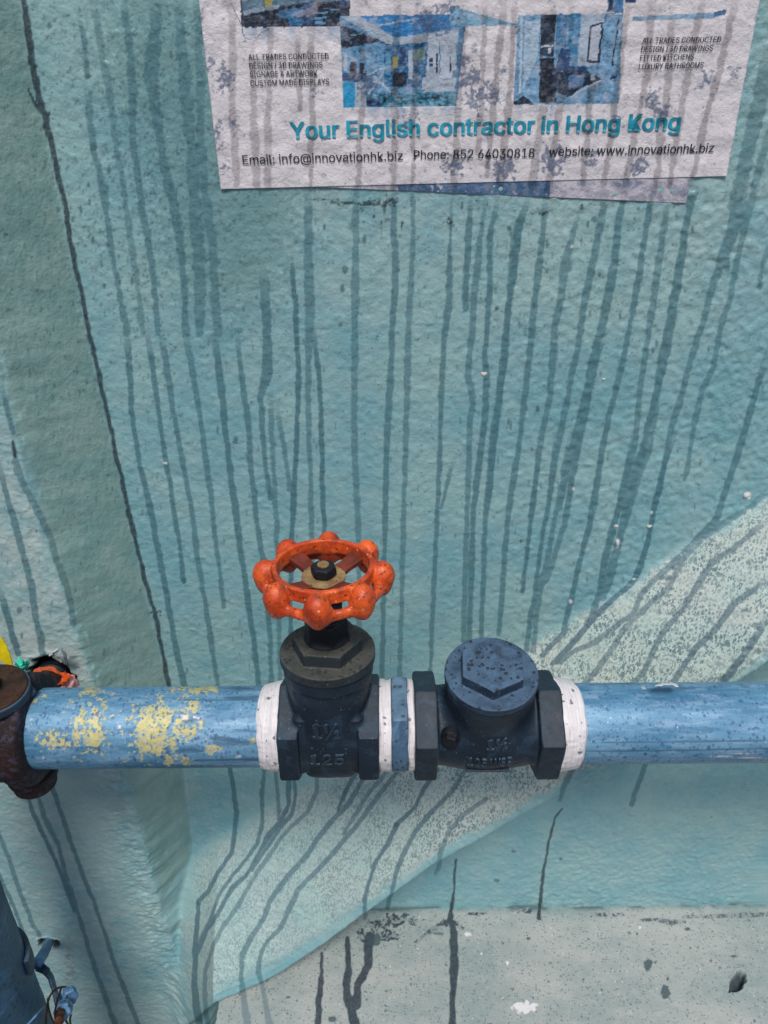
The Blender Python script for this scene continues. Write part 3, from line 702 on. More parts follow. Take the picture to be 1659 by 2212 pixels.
def build_ledge():
    xs = np.concatenate([[-.158], np.arange(-.1579, .40, .0009), np.linspace(.4005, 1.6, 30)])
    ys = np.concatenate([[.16, .165], np.linspace(.17, .30, 20)[:-1], np.arange(.30, .50, .0009)])
    X, Y = np.meshgrid(xs, ys)
    Z = ZL + .0006 * fbm(X, Y, .05, 5) + .00035 * fbm(X, Y, .008, 6) - .004 * sstep(.46, .3, Y)
    P = np.stack([X, Y, Z], -1)
    px, py, drip, grime, fleck, chip = marks(P, 'ledge')
    pit = spots(px, py, [(987.5 + 1497 * .4048, 1618.4 + 1240 * .4048, 17, 26)], 3, 1.0, .25)
    # the pit leans: shear its outline
    qx = px - (987.5 + 1497 * .4048); qy = py - (1618.4 + 1240 * .4048)
    a = math.radians(-32); ux = qx * math.cos(a) - qy * math.sin(a) * 1; uy = qx * math.sin(a) + qy * math.cos(a)
    rad = np.hypot(ux / 15., uy / 28.) + .18 * vnoise(px, py, 8., 4)
    pit = 1 - sstep(.88, 1.05, rad)
    Z = Z - .010 * pit + .0008 * np.exp(-((rad - 1.15) / .12) ** 2)
    Z[0] = -.02; Z[1] = Z[2] - .003; Z[:, 0] = -.02
    P = np.stack([X, Y, Z], -1)
    grime = np.maximum(grime, pit)
    seam = np.exp(-((Y - YL + .002) / .003) ** 2) * sstep(-.2, .4, fbm(X, Y, .02, 15)) * .8
    grime = np.maximum(grime, seam * .8)
    zone = sstep(.010, 0, YL - Y - .006 * fbm(X, Y, .01, 8)) * .9
    A = np.stack([drip, grime, drip * 0, drip * 0], -1); B = np.stack([fleck, chip, zone, zone * 0], -1)
    o = mesh_obj('concrete_ledge', P.reshape(-1, 3), grid_faces(len(ys), len(xs)), M_LEDGE, attrs={'marks': A.reshape(-1, 4), 'marks2': B.reshape(-1, 4)})
    o['kind'] = 'structure'
build_ledge()
gm = NT('street_asphalt')
M_ST = gm.done(gm.mix(gm.ramp(gm.noise(30, 5), .35, .7), (.045, .048, .05), (.085, .088, .09)), .85, gm.bump(gm.noise(200, 4), .6, .003))
g = mesh_obj('ground', [(-150, -150, 0), (150, -150, 0), (150, 150, 0), (-150, 150, 0)], [(0, 1, 2, 3)], M_ST, smooth=False); g['kind'] = 'structure'

# ------------------------------------------------------------------ paper notice
def inpoly(px, py, poly):
    r = np.zeros(px.shape, bool); n = len(poly)
    for k in range(n):
        x0, y0 = poly[k]; x1, y1 = poly[(k + 1) % n]
        if y0 == y1: continue
        c = ((y0 > py) != (y1 > py)) & (px < (x1 - x0) * (py - y0) / (y1 - y0) + x0); r ^= c
    return r
def cpoly(t):
    t = t.split(); ox, oy, s = CR[t[0]]
    return [(ox + s * float(a), oy + s * float(b)) for a, b in (q.split(',') for q in t[1:])]
DEEP, NAVY, MIDB, SKYB, PALE, LITE, CYAN = (.008, .020, .050), (.010, .055, .17), (.02, .16, .36), (.015, .22, .56), (.42, .50, .62), (.12, .31, .54), (.02, .34, .66)
PRINT = [
 ('A 275,-160 905,-160 905,90 848,92 848,150 292,157', DEEP, .5), ('A 290,-60 900,-60 880,0 500,34 296,84', (.10, .20, .30), .6), ('A 425,-60 462,-60 462,38 425,40', (.42, .38, .08), .4),
 ('A 300,60 500,28 500,50 300,84', (.25, .35, .45), .3), ('A 500,60 640,40 640,90 560,110 505,95', MIDB, .7), ('A 700,70 780,66 780,78 700,82', LITE, .3), ('A 703,98 776,94 776,108 703,112', LITE, .3), ('A 706,122 770,120 768,136 710,138', LITE, .3),
 ('A 560,112 640,104 640,140 560,146', MIDB, .8), ('A 790,50 845,50 845,60 790,62', LITE, .4), ('A 850,5 900,5 900,20 850,40', NAVY, .3), ('A 640,10 700,5 700,140 645,150', NAVY, .6),
 ('A 845,92 1575,80 1540,330 1512,602 868,612', LITE, .9),
 ('A 955,90 1535,82 1525,150 1180,216 1010,130', SKYB, .5), ('A 850,94 960,90 1160,215 1140,258', PALE, .3), ('A 1060,140 1300,100 1300,106 1070,150', PALE, .1), ('A 848,138 1136,252 1060,240 858,276', DEEP, .4),
 ('A 850,215 1040,170 1040,175 850,222', LITE, .1), ('A 1170,214 1522,165 1520,235 1200,270', PALE, .3), ('A 862,412 1000,412 1000,462 865,456', NAVY, .4), ('A 905,350 942,350 942,440 905,440', DEEP, .2), ('A 960,360 985,360 985,420 960,420', DEEP, .2),
 ('A 870,300 890,300 890,400 870,400', PALE, .2), ('A 1100,262 1350,240 1340,500 1100,490', MIDB, 1.), ('A 1110,300 1140,290 1140,420 1110,420', (.10, .3, .5), .6), ('A 1150,410 1228,410 1228,492 1150,492', DEEP, .2), ('A 1150,320 1180,320 1180,386 1150,386', (.46, .43, .10), .3),
 ('A 1190,270 1225,266 1225,380 1190,380', NAVY, .6), ('A 1238,285 1262,285 1262,450 1238,450', PALE, .2), ('A 1270,280 1330,270 1330,340 1270,340', (.18, .3, .3), .6), ('A 1350,232 1512,226 1505,522 1330,522', PALE, .5),
 ('A 1394,300 1404,300 1404,416 1394,416', DEEP, .2), ('A 1412,240 1418,240 1418,420 1412,420', MIDB, .2), ('A 1474,320 1482,320 1480,416 1472,416', DEEP, .2), ('A 1355,330 1380,328 1378,350 1355,350', NAVY, .3), ('A 1355,360 1380,358 1378,380 1355,380', NAVY, .3),
 ('A 1005,530 1095,410 1104,416 1016,538', PALE, .2), ('A 1000,420 1100,380 1100,390 1000,432', PALE, .2), ('A 1010,455 1100,470 1100,480 1010,466', PALE, .3), ('A 1050,430 1140,520 1132,526 1042,438', PALE, .2),
 ('A 870,470 936,470 932,611 868,612', CYAN, .4), ('A 936,470 998,470 998,610 932,611', PALE, .3), ('A 1000,535 1512,520 1512,602 1000,607', (.03, .24, .38), 1.6), ('A 1320,440 1500,450 1480,520 1310,505', PALE, .5), ('A 1000,560 1080,556 1080,600 1000,604', NAVY, .8),
 ('B 0,64 330,136 330,150 0,90', (.30, .46, .62), .5), ('B -40,30 330,132 -40,140', (.20, .42, .62), .6),
 ('B 325,80 885,72 880,200 862,552 300,560', (.17, .36, .58), .9), ('B 338,90 352,90 340,500 330,500', (.45, .55, .66), .2), ('B 360,110 440,110 430,300 352,480', (.40, .54, .70), .5),
 ('B 450,74 530,74 515,300 440,300', DEEP, .4), ('B 444,306 516,310 532,548 434,552', (.008, .015, .035), .4), ('B 448,242 512,240 510,252 448,254', PALE, .2), ('B 456,256 500,256 498,288 454,288', (.02, .05, .10), .2), ('B 484,258 500,258 498,286 484,284', PALE, .2),
 ('B 442,300 516,300 516,306 442,306', LITE, .2), ('B 532,74 588,74 580,255 526,250', (.03, .16, .34), .6), ('B 590,74 660,74 640,350 604,350', (.05, .24, .46), .8), ('B 555,258 606,264 600,376 516,380', NAVY, .4), ('B 662,74 790,74 745,350 640,350', (.40, .50, .64), .5),
 ('B 708,136 782,117 760,338 690,330', DEEP, .2), ('B 718,146 770,132 750,322 702,318', (.45, .50, .62), .3), ('B 859,90 867,90 832,352 824,350', DEEP, .2), ('B 512,382 690,372 778,430 588,522 508,482', (.012, .03, .07), .4), ('B 592,404 682,396 670,462 594,470', (.05, .17, .36), .6),
 ('B 600,350 700,356 690,380 590,376', NAVY, .5), ('B 712,395 735,393 735,428 712,430', PALE, .3), ('B 660,470 776,424 776,432 600,520', PALE, .2), ('B 822,408 856,398 852,414 816,426', NAVY, .2), ('B 300,545 352,512 402,545 402,556 300,560', DEEP, .3),
 ('B 805,-60 890,-60 888,68 800,68', (.05, .2, .42), .7), ('B 815,-60 835,-60 830,68 805,68', DEEP, .3), ('B 896,-60 960,-60 955,14 896,18', NAVY, .6), ('B 935,90 1370,66 1436,52 1436,76 1370,98 935,112', (.26, .42, .60), .6), ('B 1370,66 1438,50 1432,78 1366,92', (.05, .15, .30), .9),
]
CRACKS = parse("""
A 215,-10,4 250,60,4 285,130,5 300,190,4 315,236,4
A 268,260,4 280,240,4 315,236,4
A 340,226,4 380,212,5 400,186,4 450,166,4""")
MOULDP = parse_spots('A 200,440,55,80 A 110,380,40,60 A 155,760,30,80 A 190,960,30,40 A 1390,110,110,70 A 1620,560,60,70 A 700,520,40,30 A 240,700,30,60 A 60,90,20,60 B 160,500,90,60 B 60,420,70,60 B 970,890,50,60 B 1040,540,50,60 B 1480,380,30,30 B 240,370,24,24 B 30,340,40,50 B 240,900,60,70 B 500,860,60,90 B 1090,600,50,70 B 1330,420,40,40 B 720,840,40,60 B 840,650,40,40 B 100,260,20,26 A 1460,60,60,50 A 1500,940,60,60 A 1000,480,60,60 A 1250,700,40,60')
pBL, pBR = at_y(478, 408, YB), at_y(1568, 380, YB); pTL = at_y(430, 0, YB); pTR = at_y(1640, 0, YB)
def sheet(name, corners, mat, off, printer, step=.00055, sx=.297):
    BL, BR, TL, TR = corners
    n = int(np.linalg.norm(BR - BL) / step); m = int(np.linalg.norm(TL - BL) / step)
    u, v = np.meshgrid(np.linspace(0, 1, n), np.linspace(0, 1, m))
    u = u[..., None]; v = v[..., None]
    P = (BL * (1 - u) + BR * u) * (1 - v) + (TL * (1 - u) + TR * u) * v
    x, z = P[..., 0], P[..., 2]
    P[..., 1] = paper(x, z) - off
    uu, vv = u[..., 0], v[..., 0]
    px, py = to_px(P)
    col, mk = printer(px, py, uu, vv, P)
    o = mesh_obj(name, P.reshape(-1, 3), grid_faces(m, n), mat, attrs={'print': col.reshape(-1, 4), 'marks': mk.reshape(-1, 4)})
    return o
def print_front(px, py, u, v, P):
    c = np.zeros(px.shape + (4,), np.float32); c[..., :3] = (.71, .68, .73); c[..., 3] = 1
    vgr = vnoise(px, py, 16, 3)[..., None]; c[..., :3] *= 1 + .05 * vgr
    jx = px + 1.2 * vnoise(px, py, 8, 6); jy = py + 1.2 * vnoise(px, py, 8, 7)
    for t, k, mo in PRINT:
        m = inpoly(jx, jy, cpoly(t))
        n = (.55 * vnoise(px, py, 11, 8) + .6 * vnoise(px, py, 4.5, 9) + .35 * vnoise(px * .4, py * 2.2, 5, 10))[m][:, None]
        a = np.array(k)[None, :]
        c[m, :3] = np.clip(np.where(n > 0, a + (np.array((.50, .56, .66)) - a) * np.minimum(n * mo * .5, .6), a * (1 + n * .75 * mo)), .006, .8)
    # ink washed down out of the pictures
    for (x0, x1, y0) in ((520, 742, 60), (741, 1000, 232), (1110, 1340, 226)):
        m = (px > x0) & (px < x1) & (py > y0) & (py < y0 + 34)
        f = (1 - (py - y0) / 34) * np.clip(.35 + .6 * vnoise(px, py * .15, 12, 12), 0, 1)
        f = np.where(m, f, 0)[..., None]; c[..., :3] = c[..., :3] * (1 - f) + np.array((.22, .36, .55)) * f
    g = lines(px, py, CRACKS, .8, 33)[..., None]; c[..., :3] = c[..., :3] * (1 - g) + np.array((.03, .05, .10)) * g
    # worn to bare white
    wv = sstep(.35, .6, fbm(px, py, 30, 14))[..., None] * .35; c[..., :3] = c[..., :3] * (1 - wv) + np.array((.58, .56, .63)) * wv
    edge = np.minimum(np.minimum(u, 1 - u) * 1100, v * 800)
    e = (1 - sstep(.0, 2.5, edge + 1.5 * vnoise(px, py, 6, 15)))[..., None] * .6
    c[..., :3] = c[..., :3] * (1 - e) + np.array((.30, .33, .40)) * e
    drip = lines(px, py, L_POST, 2.0, 35, 1.8)
    mould = np.clip(spots(px, py, MOULDP, 36, 14, .8) * .8, 0, 1)
    mould = np.maximum(mould, .22 * sstep(0.1, .5, fbm(px, py, 60, 16)))
    return c, np.stack([drip, mould, drip * 0, drip * 0], -1)
def print_under(px, py, u, v, P):
    c = np.zeros(px.shape + (4,), np.float32); c[..., :3] = (.52, .49, .56); c[..., 3] = 1
    m = (px > 860) & (px < 1188) & (py < 425 + .028 * (px - 1000)) & (vnoise(px, py, 6, 3) + vnoise(px, py, 14, 4) * .6 > -.9)
    c[m, :3] = (.05, .13, .26)
    m = sstep(.1, .5, fbm(px, py, 12, 5) + .2)[..., None]; c[..., :3] = c[..., :3] * (1 - .5 * m) + np.array((.22, .26, .36)) * .5 * m
    drip = np.maximum(lines(px, py, L_POST, 2.0, 35, 1.8), lines(px, py, L_DR, 1.5, 35, 1.0) * .9)
    mould = np.clip(.35 + .4 * vnoise(px, py, 20, 6), 0, 1)
    return c, np.stack([drip, mould, drip * 0, drip * 0], -1)
M_PAPER = mat_paper('weathered_paper'); M_PAPER2 = mat_paper('older_paper')
ext = 1.62                                     # the sheet goes on above the picture
qTL = pBL + (pTL - pBL) * ext; qTR = pBR + (pTR - pBR) * ext
under = sheet('older_notice', (at_y(676, 403, YB), at_y(1480, 438, YB), at_y(640, 230, YB), at_y(1520, 240, YB)), M_PAPER2, .00075, print_under)
tag(under, 'torn older printed sheet showing as a slanting strip below the contractor notice', 'poster')
poster = sheet('paper_notice', (pBL, pBR, qTL, qTR), M_PAPER, .00115, print_front)
tag(poster, 'weathered white contractor notice with blue photos pasted on the teal wall', 'poster')

M_INK = mat_ink('black_print', (.012, .014, .022)); M_TEAL = mat_ink('teal_print', (.008, .22, .34), (.02, .42, .60))
FONT = None
try:                                           # Blender's own interface face, if this build ships it
    import os
    fp = os.path.join(bpy.utils.system_resource('DATAFILES'), 'fonts', 'Inter.woff2')
    if os.path.exists(fp): FONT = bpy.data.fonts.load(fp)
except Exception: FONT = None
def text_mesh(body, bold=0.0, shear=0.0, extrude=0.0, res=3):
    cu = bpy.data.curves.new('lettering', 'FONT'); cu.body = body; cu.size = 1; cu.offset = bold; cu.shear = shear; cu.extrude = extrude; cu.resolution_u = res
    if FONT: cu.font = FONT
    o = bpy.data.objects.new('tmp', cu); COL.objects.link(o)
    dg = bpy.context.evaluated_depsgraph_get(); me = bpy.data.meshes.new_from_object(o.evaluated_get(dg))
    bpy.data.objects.remove(o); bpy.data.curves.remove(cu)
    return me
_m = text_mesh('H'); _c = [v.co.y for v in _m.vertices]; CAPH = max(_c) - min(_c)
def poster_text(body, x0, y0, x1, y1, cap, mat, bold=0.0, lift=0.0):
    me = text_mesh(body, bold)
    co = np.zeros(len(me.vertices) * 3, np.float32); me.vertices.foreach_get('co', co); co = co.reshape(-1, 3)
    a, b = co[:, 0].min(), co[:, 0].max()
    H = CAPH
    bm = bmesh.new(); bm.from_mesh(me); bpy.data.meshes.remove(me)
    A, B = at_y(x0, y0, YB), at_y(x1, y1, YB); W = np.linalg.norm(B - A); dx = (B - A) / W
    C = at_y(x0, y0 - cap, YB); hgt = abs(C[2] - A[2]); up = np.array([-dx[2], 0, dx[0]])
    sx, sz = W / (b - a), hgt / H
    for v in bm.verts: v.co = Vector(((v.co.x - a) * sx, v.co.y * sz, 0))
    st = .0014
    for k in range(1, int(W / st) + 1):
        bmesh.ops.bisect_plane(bm, geom=bm.verts[:] + bm.edges[:] + bm.faces[:], plane_co=(k * st, 0, 0), plane_no=(1, 0, 0))
    for k in range(-2, int(hgt / st) + 3):
        bmesh.ops.bisect_plane(bm, geom=bm.verts[:] + bm.edges[:] + bm.faces[:], plane_co=(0, k * st, 0), plane_no=(0, 1, 0))
    bmesh.ops.triangulate(bm, faces=bm.faces[:])
    Q = np.array([v.co[:2] for v in bm.verts]); Fc = [[v.index for v in f.verts] for f in bm.faces] if bm.verts.index_update() is None else []
    bm.free()
    P = A + Q[:, :1] * dx + Q[:, 1:2] * up
    P[:, 1] = paper(P[:, 0], P[:, 2]) - .00175 - lift
    px, py = to_px(P)
    mk = np.zeros((len(P), 4)); mk[:, 0] = lines(px, py, L_POST, 2.0, 35, 1.8)
    Fc = np.array(Fc)
    e = np.cross(P[Fc[:, 1]] - P[Fc[:, 0]], P[Fc[:, 2]] - P[Fc[:, 0]]); fl = e[:, 1] > 0; Fc[fl] = Fc[fl][:, ::-1]
    return mesh_obj('lettering', P, Fc, mat, poster, smooth=False, attrs={'marks': mk})
a_ = lambda x, y: (411.5 + .3803 * x, .3803 * y)
b_ = lambda x, y: (987.5 + .4048 * x, .4048 * y)
for t, p, q in (('ALL TRADES CONDUCTED', a_(332, 341), a_(785, 333)), ('DESIGN / 3D DRAWINGS', a_(337, 390), a_(750, 383)), ('SIGNAGE & ARTWORK', a_(340, 438), a_(722, 431)), ('CUSTOM MADE DISPLAYS', a_(344, 488), a_(788, 479)),
                ('ALL TRADES CONDUCTED', b_(982, 233), b_(1398, 226)), ('DESIGN / 3D DRAWINGS', b_(976, 279), b_(1356, 272)), ('FITTED KITCHENS', b_(970, 325), b_(1254, 318)), ('LUXURY BATHROOMS', b_(963, 371), b_(1307, 362))):
    for k_ in range(2): poster_text(t, p[0] + .3 * k_, p[1], q[0] + .3 * k_, q[1], 12.2, M_INK, 0, .00008 * k_)
for t, p, q in (('Email: info@innovationhk.biz', a_(300, 932), a_(1205, 908)), ('Phone: 852 64030818', a_(1268, 904), b_(408, 838)), ('website: www.innovationhk.biz', b_(487, 833), b_(1362, 812))):
    for k_ in range(2): poster_text(t, p[0] + .5 * k_, p[1], q[0] + .5 * k_, q[1], 19.5, M_INK, 0, .00008 * k_)
for k_, (ox_, lf_) in enumerate(((0, 0), (1.2, .00008), (2.3, .00016), (3.4, .00024))):
    poster_text('Your English contractor in Hong Kong', a_(568, 787)[0] + ox_, a_(568, 787)[1], b_(1183, 692)[0] - 3.0 + ox_, b_(1183, 692)[1], 36, M_TEAL, 0, lf_)

# ------------------------------------------------------------------ solid casting helper: surface nets of a distance field
def sdf_mesh(fn, lo, hi, h):
    ax = [np.arange(lo[k] - 1.5 * h, hi[k] + 2 * h, h, dtype=np.float32) for k in range(3)]
    X, Y, Z = np.meshgrid(*ax, indexing='ij'); D = fn(X, Y, Z).astype(np.float32); S = D < 0
    n = [len(a) - 1 for a in ax]
    def cs(A, i, j, k): return A[i:i + n[0], j:j + n[1], k:k + n[2]]
    anyi = np.zeros(n, bool); alli = np.ones(n, bool)
    for i in (0, 1):
        for j in (0, 1):
            for k in (0, 1): q = cs(S, i, j, k); anyi |= q; alli &= q
    act = anyi & ~alli; c = np.argwhere(act); idx = np.full(n, -1, np.int32); idx[act] = np.arange(len(c))
    V = np.zeros((len(c), 3)); W = np.zeros(len(c))
    cor = [(i, j, k) for i in (0, 1) for j in (0, 1) for k in (0, 1)]
    for a in cor:
        for d in range(3):
            if a[d]: continue
            b = list(a); b[d] = 1
            da = D[c[:, 0] + a[0], c[:, 1] + a[1], c[:, 2] + a[2]]; db = D[c[:, 0] + b[0], c[:, 1] + b[1], c[:, 2] + b[2]]
            m = (da < 0) != (db < 0); t = np.where(m, da / np.where(m, da - db, 1), 0)
            p = np.array(a)[None] + np.zeros((len(c), 3)); p[:, d] += t
            V += p * m[:, None]; W += m
    V = (V / W[:, None] + c) * h + np.array([a[0] for a in ax])
    Q = []
    for d in range(3):
        e1, e2 = (d + 1) % 3, (d + 2) % 3
        sl = [slice(None)] * 3; sh = [slice(None)] * 3; sl[d] = slice(0, -1); sh[d] = slice(1, None)
        s0, s1 = S[tuple(sl)], S[tuple(sh)]; g = np.argwhere(s0 != s1)
        g = g[(g[:, e1] > 0) & (g[:, e2] > 0) & (g[:, e1] < n[e1]) & (g[:, e2] < n[e2])]
        ins = s0[g[:, 0], g[:, 1], g[:, 2]]
        def at(o1, o2):
            q = g.copy(); q[:, e1] -= o1; q[:, e2] -= o2; return idx[q[:, 0], q[:, 1], q[:, 2]]
        quad = np.stack([at(1, 1), at(0, 1), at(0, 0), at(1, 0)], 1)
        quad[~ins] = quad[~ins][:, ::-1]; Q.append(quad)
    Q = np.concatenate(Q)
    e = h * .25
    for _ in range(2):
        x, y, z = V[:, 0], V[:, 1], V[:, 2]; f = fn(x, y, z)
        g = np.stack([fn(x + e, y, z) - fn(x - e, y, z), fn(x, y + e, z) - fn(x, y - e, z), fn(x, y, z + e) - fn(x, y, z - e)], 1) / (2 * e)
        st = f[:, None] * g / np.maximum((g * g).sum(1), .3)[:, None]
        V = V - np.clip(st, -.5 * h, .5 * h)
    return V, Q
def sm(a, b, k): h = np.clip(.5 + .5 * (b - a) / k, 0, 1); return b * (1 - h) + a * h - k * h * (1 - h)
def smx(a, b, k): return -sm(-a, -b, k)
def rbox2(a, b, ha, hb, r):                     # rounded rectangle in two measures
    qa, qb = np.abs(a) - ha + r, np.abs(b) - hb + r
    return np.hypot(np.maximum(qa, 0), np.maximum(qb, 0)) + np.minimum(np.maximum(qa, qb), 0) - r
def d_cyl(r, a, R_, ha, rd=.8): return rbox2(r, a, R_, ha, rd)
def hexd(u, v, ap, rot=0.0):
    d = None
    for k in range(3):
        t = rot + k * math.pi / 3; q = np.abs(u * math.cos(t) + v * math.sin(t)); d = q if d is None else np.maximum(d, q)
    return d - ap
def d_hex(u, v, a, ap, ha, rot=0.0, rd=1.0, cham=None):
    q = hexd(u, v, ap - rd, rot); p = np.abs(a) - ha + rd
    d = np.hypot(np.maximum(q, 0), np.maximum(p, 0)) + np.minimum(np.maximum(q, p), 0) - rd
    if cham is not None: d = smx(d, (np.hypot(u, v) + np.abs(a) - cham) * .707, 1.0)
    return d
MM = .001
AXY = .353
a0 = at_y(829.5, 1566, AXY); AX = Vector(a0); RY = .0068      # pipe axis through the picture's middle, a hair out of level
def place(o, x, tilt=0.0):
    o.rotation_euler = (tilt, RY, 0); o.location = (AX.x + x * MM, AX.y, AX.z - x * MM * RY); return o
def noisy(V, amp, s, seed):
    n = vnoise(V[:, 0] + V[:, 2] * .7, V[:, 1] - V[:, 2] * .6, s, seed); return n * amp
def solid(name, fn, lo, hi, h, mat, parent, rough=0.0, smooth=True):
    V, Q = sdf_mesh(fn, lo, hi, h)
    if rough:
        e = .4; x, y, z = V[:, 0], V[:, 1], V[:, 2]
        g = np.stack([fn(x + e, y, z) - fn(x - e, y, z), fn(x, y + e, z) - fn(x, y - e, z), fn(x, y, z + e) - fn(x, y, z - e)], 1)
        g /= np.maximum(np.linalg.norm(g, axis=1), 1e-6)[:, None]
        V = V + g * (noisy(V, rough, 3.1, 7) + noisy(V, rough, 8.0, 9))[:, None]
    return mesh_obj(name, V * MM, Q, mat, parent, smooth)
def raised(body, parent, fn, cx, cz, wid, hgt, mat, ext=.8, bold=.012):
    me = text_mesh(body, bold, extrude=1.0)
    bm = bmesh.new(); bm.from_mesh(me); bpy.data.meshes.remove(me)
    xs = [v.co.x for v in bm.verts]; ys = [v.co.y for v in bm.verts]; lo, hi, l2, h2 = min(xs), max(xs), min(ys), max(ys)
    for v in bm.verts: v.co.x = cx + (v.co.x - (lo + hi) / 2) * wid / (hi - lo); v.co.y = cz + (v.co.y - (l2 + h2) / 2) * hgt / (h2 - l2)
    for k in range(1, 8):
        bmesh.ops.bisect_plane(bm, geom=bm.verts[:] + bm.edges[:] + bm.faces[:], plane_co=(0, cz - hgt / 2 + k * hgt / 8, 0), plane_no=(0, 1, 0))
    X = np.array([v.co.x for v in bm.verts]); Z = np.array([v.co.y for v in bm.verts]); Y = np.full(len(X), -45.0)
    for _ in range(60): Y = Y + np.clip(fn(X, Y, Z), -2, 2) * .8
    for v, x, y, z in zip(bm.verts, X, Y, Z): v.co = Vector((x, y - (ext if v.co.z > 0 else -.6), z)) * MM
    bmesh.ops.recalc_face_normals(bm, faces=bm.faces[:])
    return bm_obj('raised_lettering', bm, mat, parent, bevel=.00025, seg=2)

# ------------------------------------------------------------------ gate valve
M_LET = mat_cast('worn_skylit_iron', (.016, .030, .048), (.060, .110, .170), .9, .05, .2, .45)  # lighter than the body: wear plus skylight on the letters, put into colour
def f_gate(x, y, z):
    hx = None
    for s_ in (-1, 1):
        a = x - s_ * 23.4
        q = d_hex(y, z, a, 28.3, 6.1, 0.0, .9, cham=38.0)
        hx = q if hx is None else np.minimum(hx, q)
    barrel = d_cyl(np.hypot(y, z), x, 24.0, 25, 2)
    n = 3.2; rx = 17.5 + .10 * np.clip(z, 0, 40); ry = 24.0
    se = ((np.abs(x) / rx) ** n + (np.abs(y) / ry) ** n) ** (1 / n) * np.minimum(rx, ry) - np.minimum(rx, ry)
    bz = np.abs(z - 6) - 33.5
    body = smx(se, bz, 5)
    bot = np.hypot(np.maximum(np.abs(y) - 5, 0), z + 4) - 24.5; body = np.where(z < 0, smx(body, bot, 4), body)
    r = np.hypot(x, y)
    neck = smx(r - (25.0 - .05 * np.clip(44 - z, 0, 40)), np.abs(z - 29.5) - 21.5, 1.5)
    ring = d_cyl(r, z - 48.2, 26.2, 4.1, 1.1)
    d = sm(body, barrel, 4); d = sm(d, neck, 4); d = sm(d, hx, 2.2); d = sm(d, ring, 1.2)
    for s_ in (-1, 1): d = sm(d, np.hypot(x - s_ * 16.5, y + 19.5) - 3.0 + np.maximum(np.abs(z - 4) - 20, 0), 3.0)
    return smx(d, -(np.hypot(y, z) - 19.5 + np.maximum(24.5 - np.abs(x), 0)), .8)
gv = place(thing('gate_valve', 'black iron gate valve topped by an orange handwheel', 'valve'), -32.4)
solid('valve_body', f_gate, (-31, -34, -34), (31, 34, 54), .62, M_BODY, gv, .10)
def f_gb(x, y, z):
    r = np.hypot(x, y)
    z = z - 3.2
    d = d_cyl(r, z - 52.8, 27.6, 3.2, .9)
    d = np.minimum(d, smx(r - 25.9, np.abs(z - 49.3) - .6, .3))
    c, s_ = math.cos(math.radians(-6)), math.sin(math.radians(-6)); u, v = x * c + y * s_, -x * s_ + y * c
    hxx = d_hex(u, v, z - 59.6, 17.8, 4.8, math.pi / 2, .8, cham=24.3)
    return sm(d, hxx, 1.3)
solid('bonnet', f_gb, (-29, -29, 51), (29, 29, 69), .5, M_GCAP, gv, .07)
def f_pn(x, y, z):
    r = np.hypot(x, y)
    d = d_hex(x, y, z - 71.5, 11.3, 7.2, .3, .8, cham=19.5)
    d = sm(d, r - 13.2 + np.maximum(np.abs(z - 65) - .1, 0) * .8, 1.2)
    return sm(d, d_cyl(r, z - 82.5, 9.6, 6.0, .8), 1.0)
solid('packing_nut', f_pn, (-15, -15, 63.5), (15, 15, 91), .5, M_BLACK, gv, .05).location = (0, 0, .003)
solid('stem', lambda x, y, z: d_cyl(np.hypot(x, y) + .25 * np.sin(z * 4.2), z - 100.5, 4.6, 14, .4), (-6, -6, 86), (6, 6, 116), .35, M_BLACK, gv)
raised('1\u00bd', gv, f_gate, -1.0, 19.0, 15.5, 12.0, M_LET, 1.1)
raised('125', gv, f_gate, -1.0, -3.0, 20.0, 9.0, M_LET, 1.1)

WZ = 116.8; w0 = math.radians(-2)
def f_wheel(x, y, z):
    z = z - WZ; r = np.hypot(x, y)
    ring = rbox2(r - (26.4 + .05 * z), z + 4.2, 1.6, 4.3, 1.2)
    d = ring
    for k in range(8):
        a = w0 + k * math.pi / 4; cx, cy = math.cos(a), math.sin(a)
        ex = x - 31.8 * cx; ey = y - 31.8 * cy; ez = z + 7.6
        rad = ex * cx + ey * cy; tan = -ex * cy + ey * cx
        wz = np.where(ez > 0, 9.0, 12.4)
        tp = 1 - .018 * np.clip(-ez, 0, 9)
        q = np.sqrt((rad / (7.3 * tp)) ** 2 + (tan / (7.1 * tp)) ** 2 + (ez / wz) ** 2); kn = (q - 1) * 7.2
        d = sm(d, kn, 2.0)
    bars = None
    for k in range(8):
        a = w0 + k * math.pi / 4; b = a + math.pi / 8; c = a + math.pi / 4
        pts = [(33.2 * math.cos(a), 33.0 * math.sin(a), -13.4), (31.3 * math.cos(b), 31.4 * math.sin(b), -12.4), (33.2 * math.cos(c), 33.0 * math.sin(c), -13.4)]
        for p, q in zip(pts[:-1], pts[1:]):
            vx, vy, vz = (q[i] - p[i] for i in range(3)); L2 = vx * vx + vy * vy + vz * vz
            t = np.clip(((x - p[0]) * vx + (y - p[1]) * vy + (z - p[2]) * vz) / L2, 0, 1)
            qx, qy, qz = x - p[0] - t * vx, y - p[1] - t * vy, z - p[2] - t * vz
            cap = np.sqrt(qx * qx + qy * qy + (qz * .80) ** 2) - 2.35
            bars = cap if bars is None else np.minimum(bars, cap)
    d = sm(d, bars, 4.0)
    return smx(d, (24.75 + .05 * z) - r, 1.0)
wheel = solid('handwheel', f_wheel, (-42, -42, 95), (42, 42, 121), .5, M_ORANGE, gv, .09)
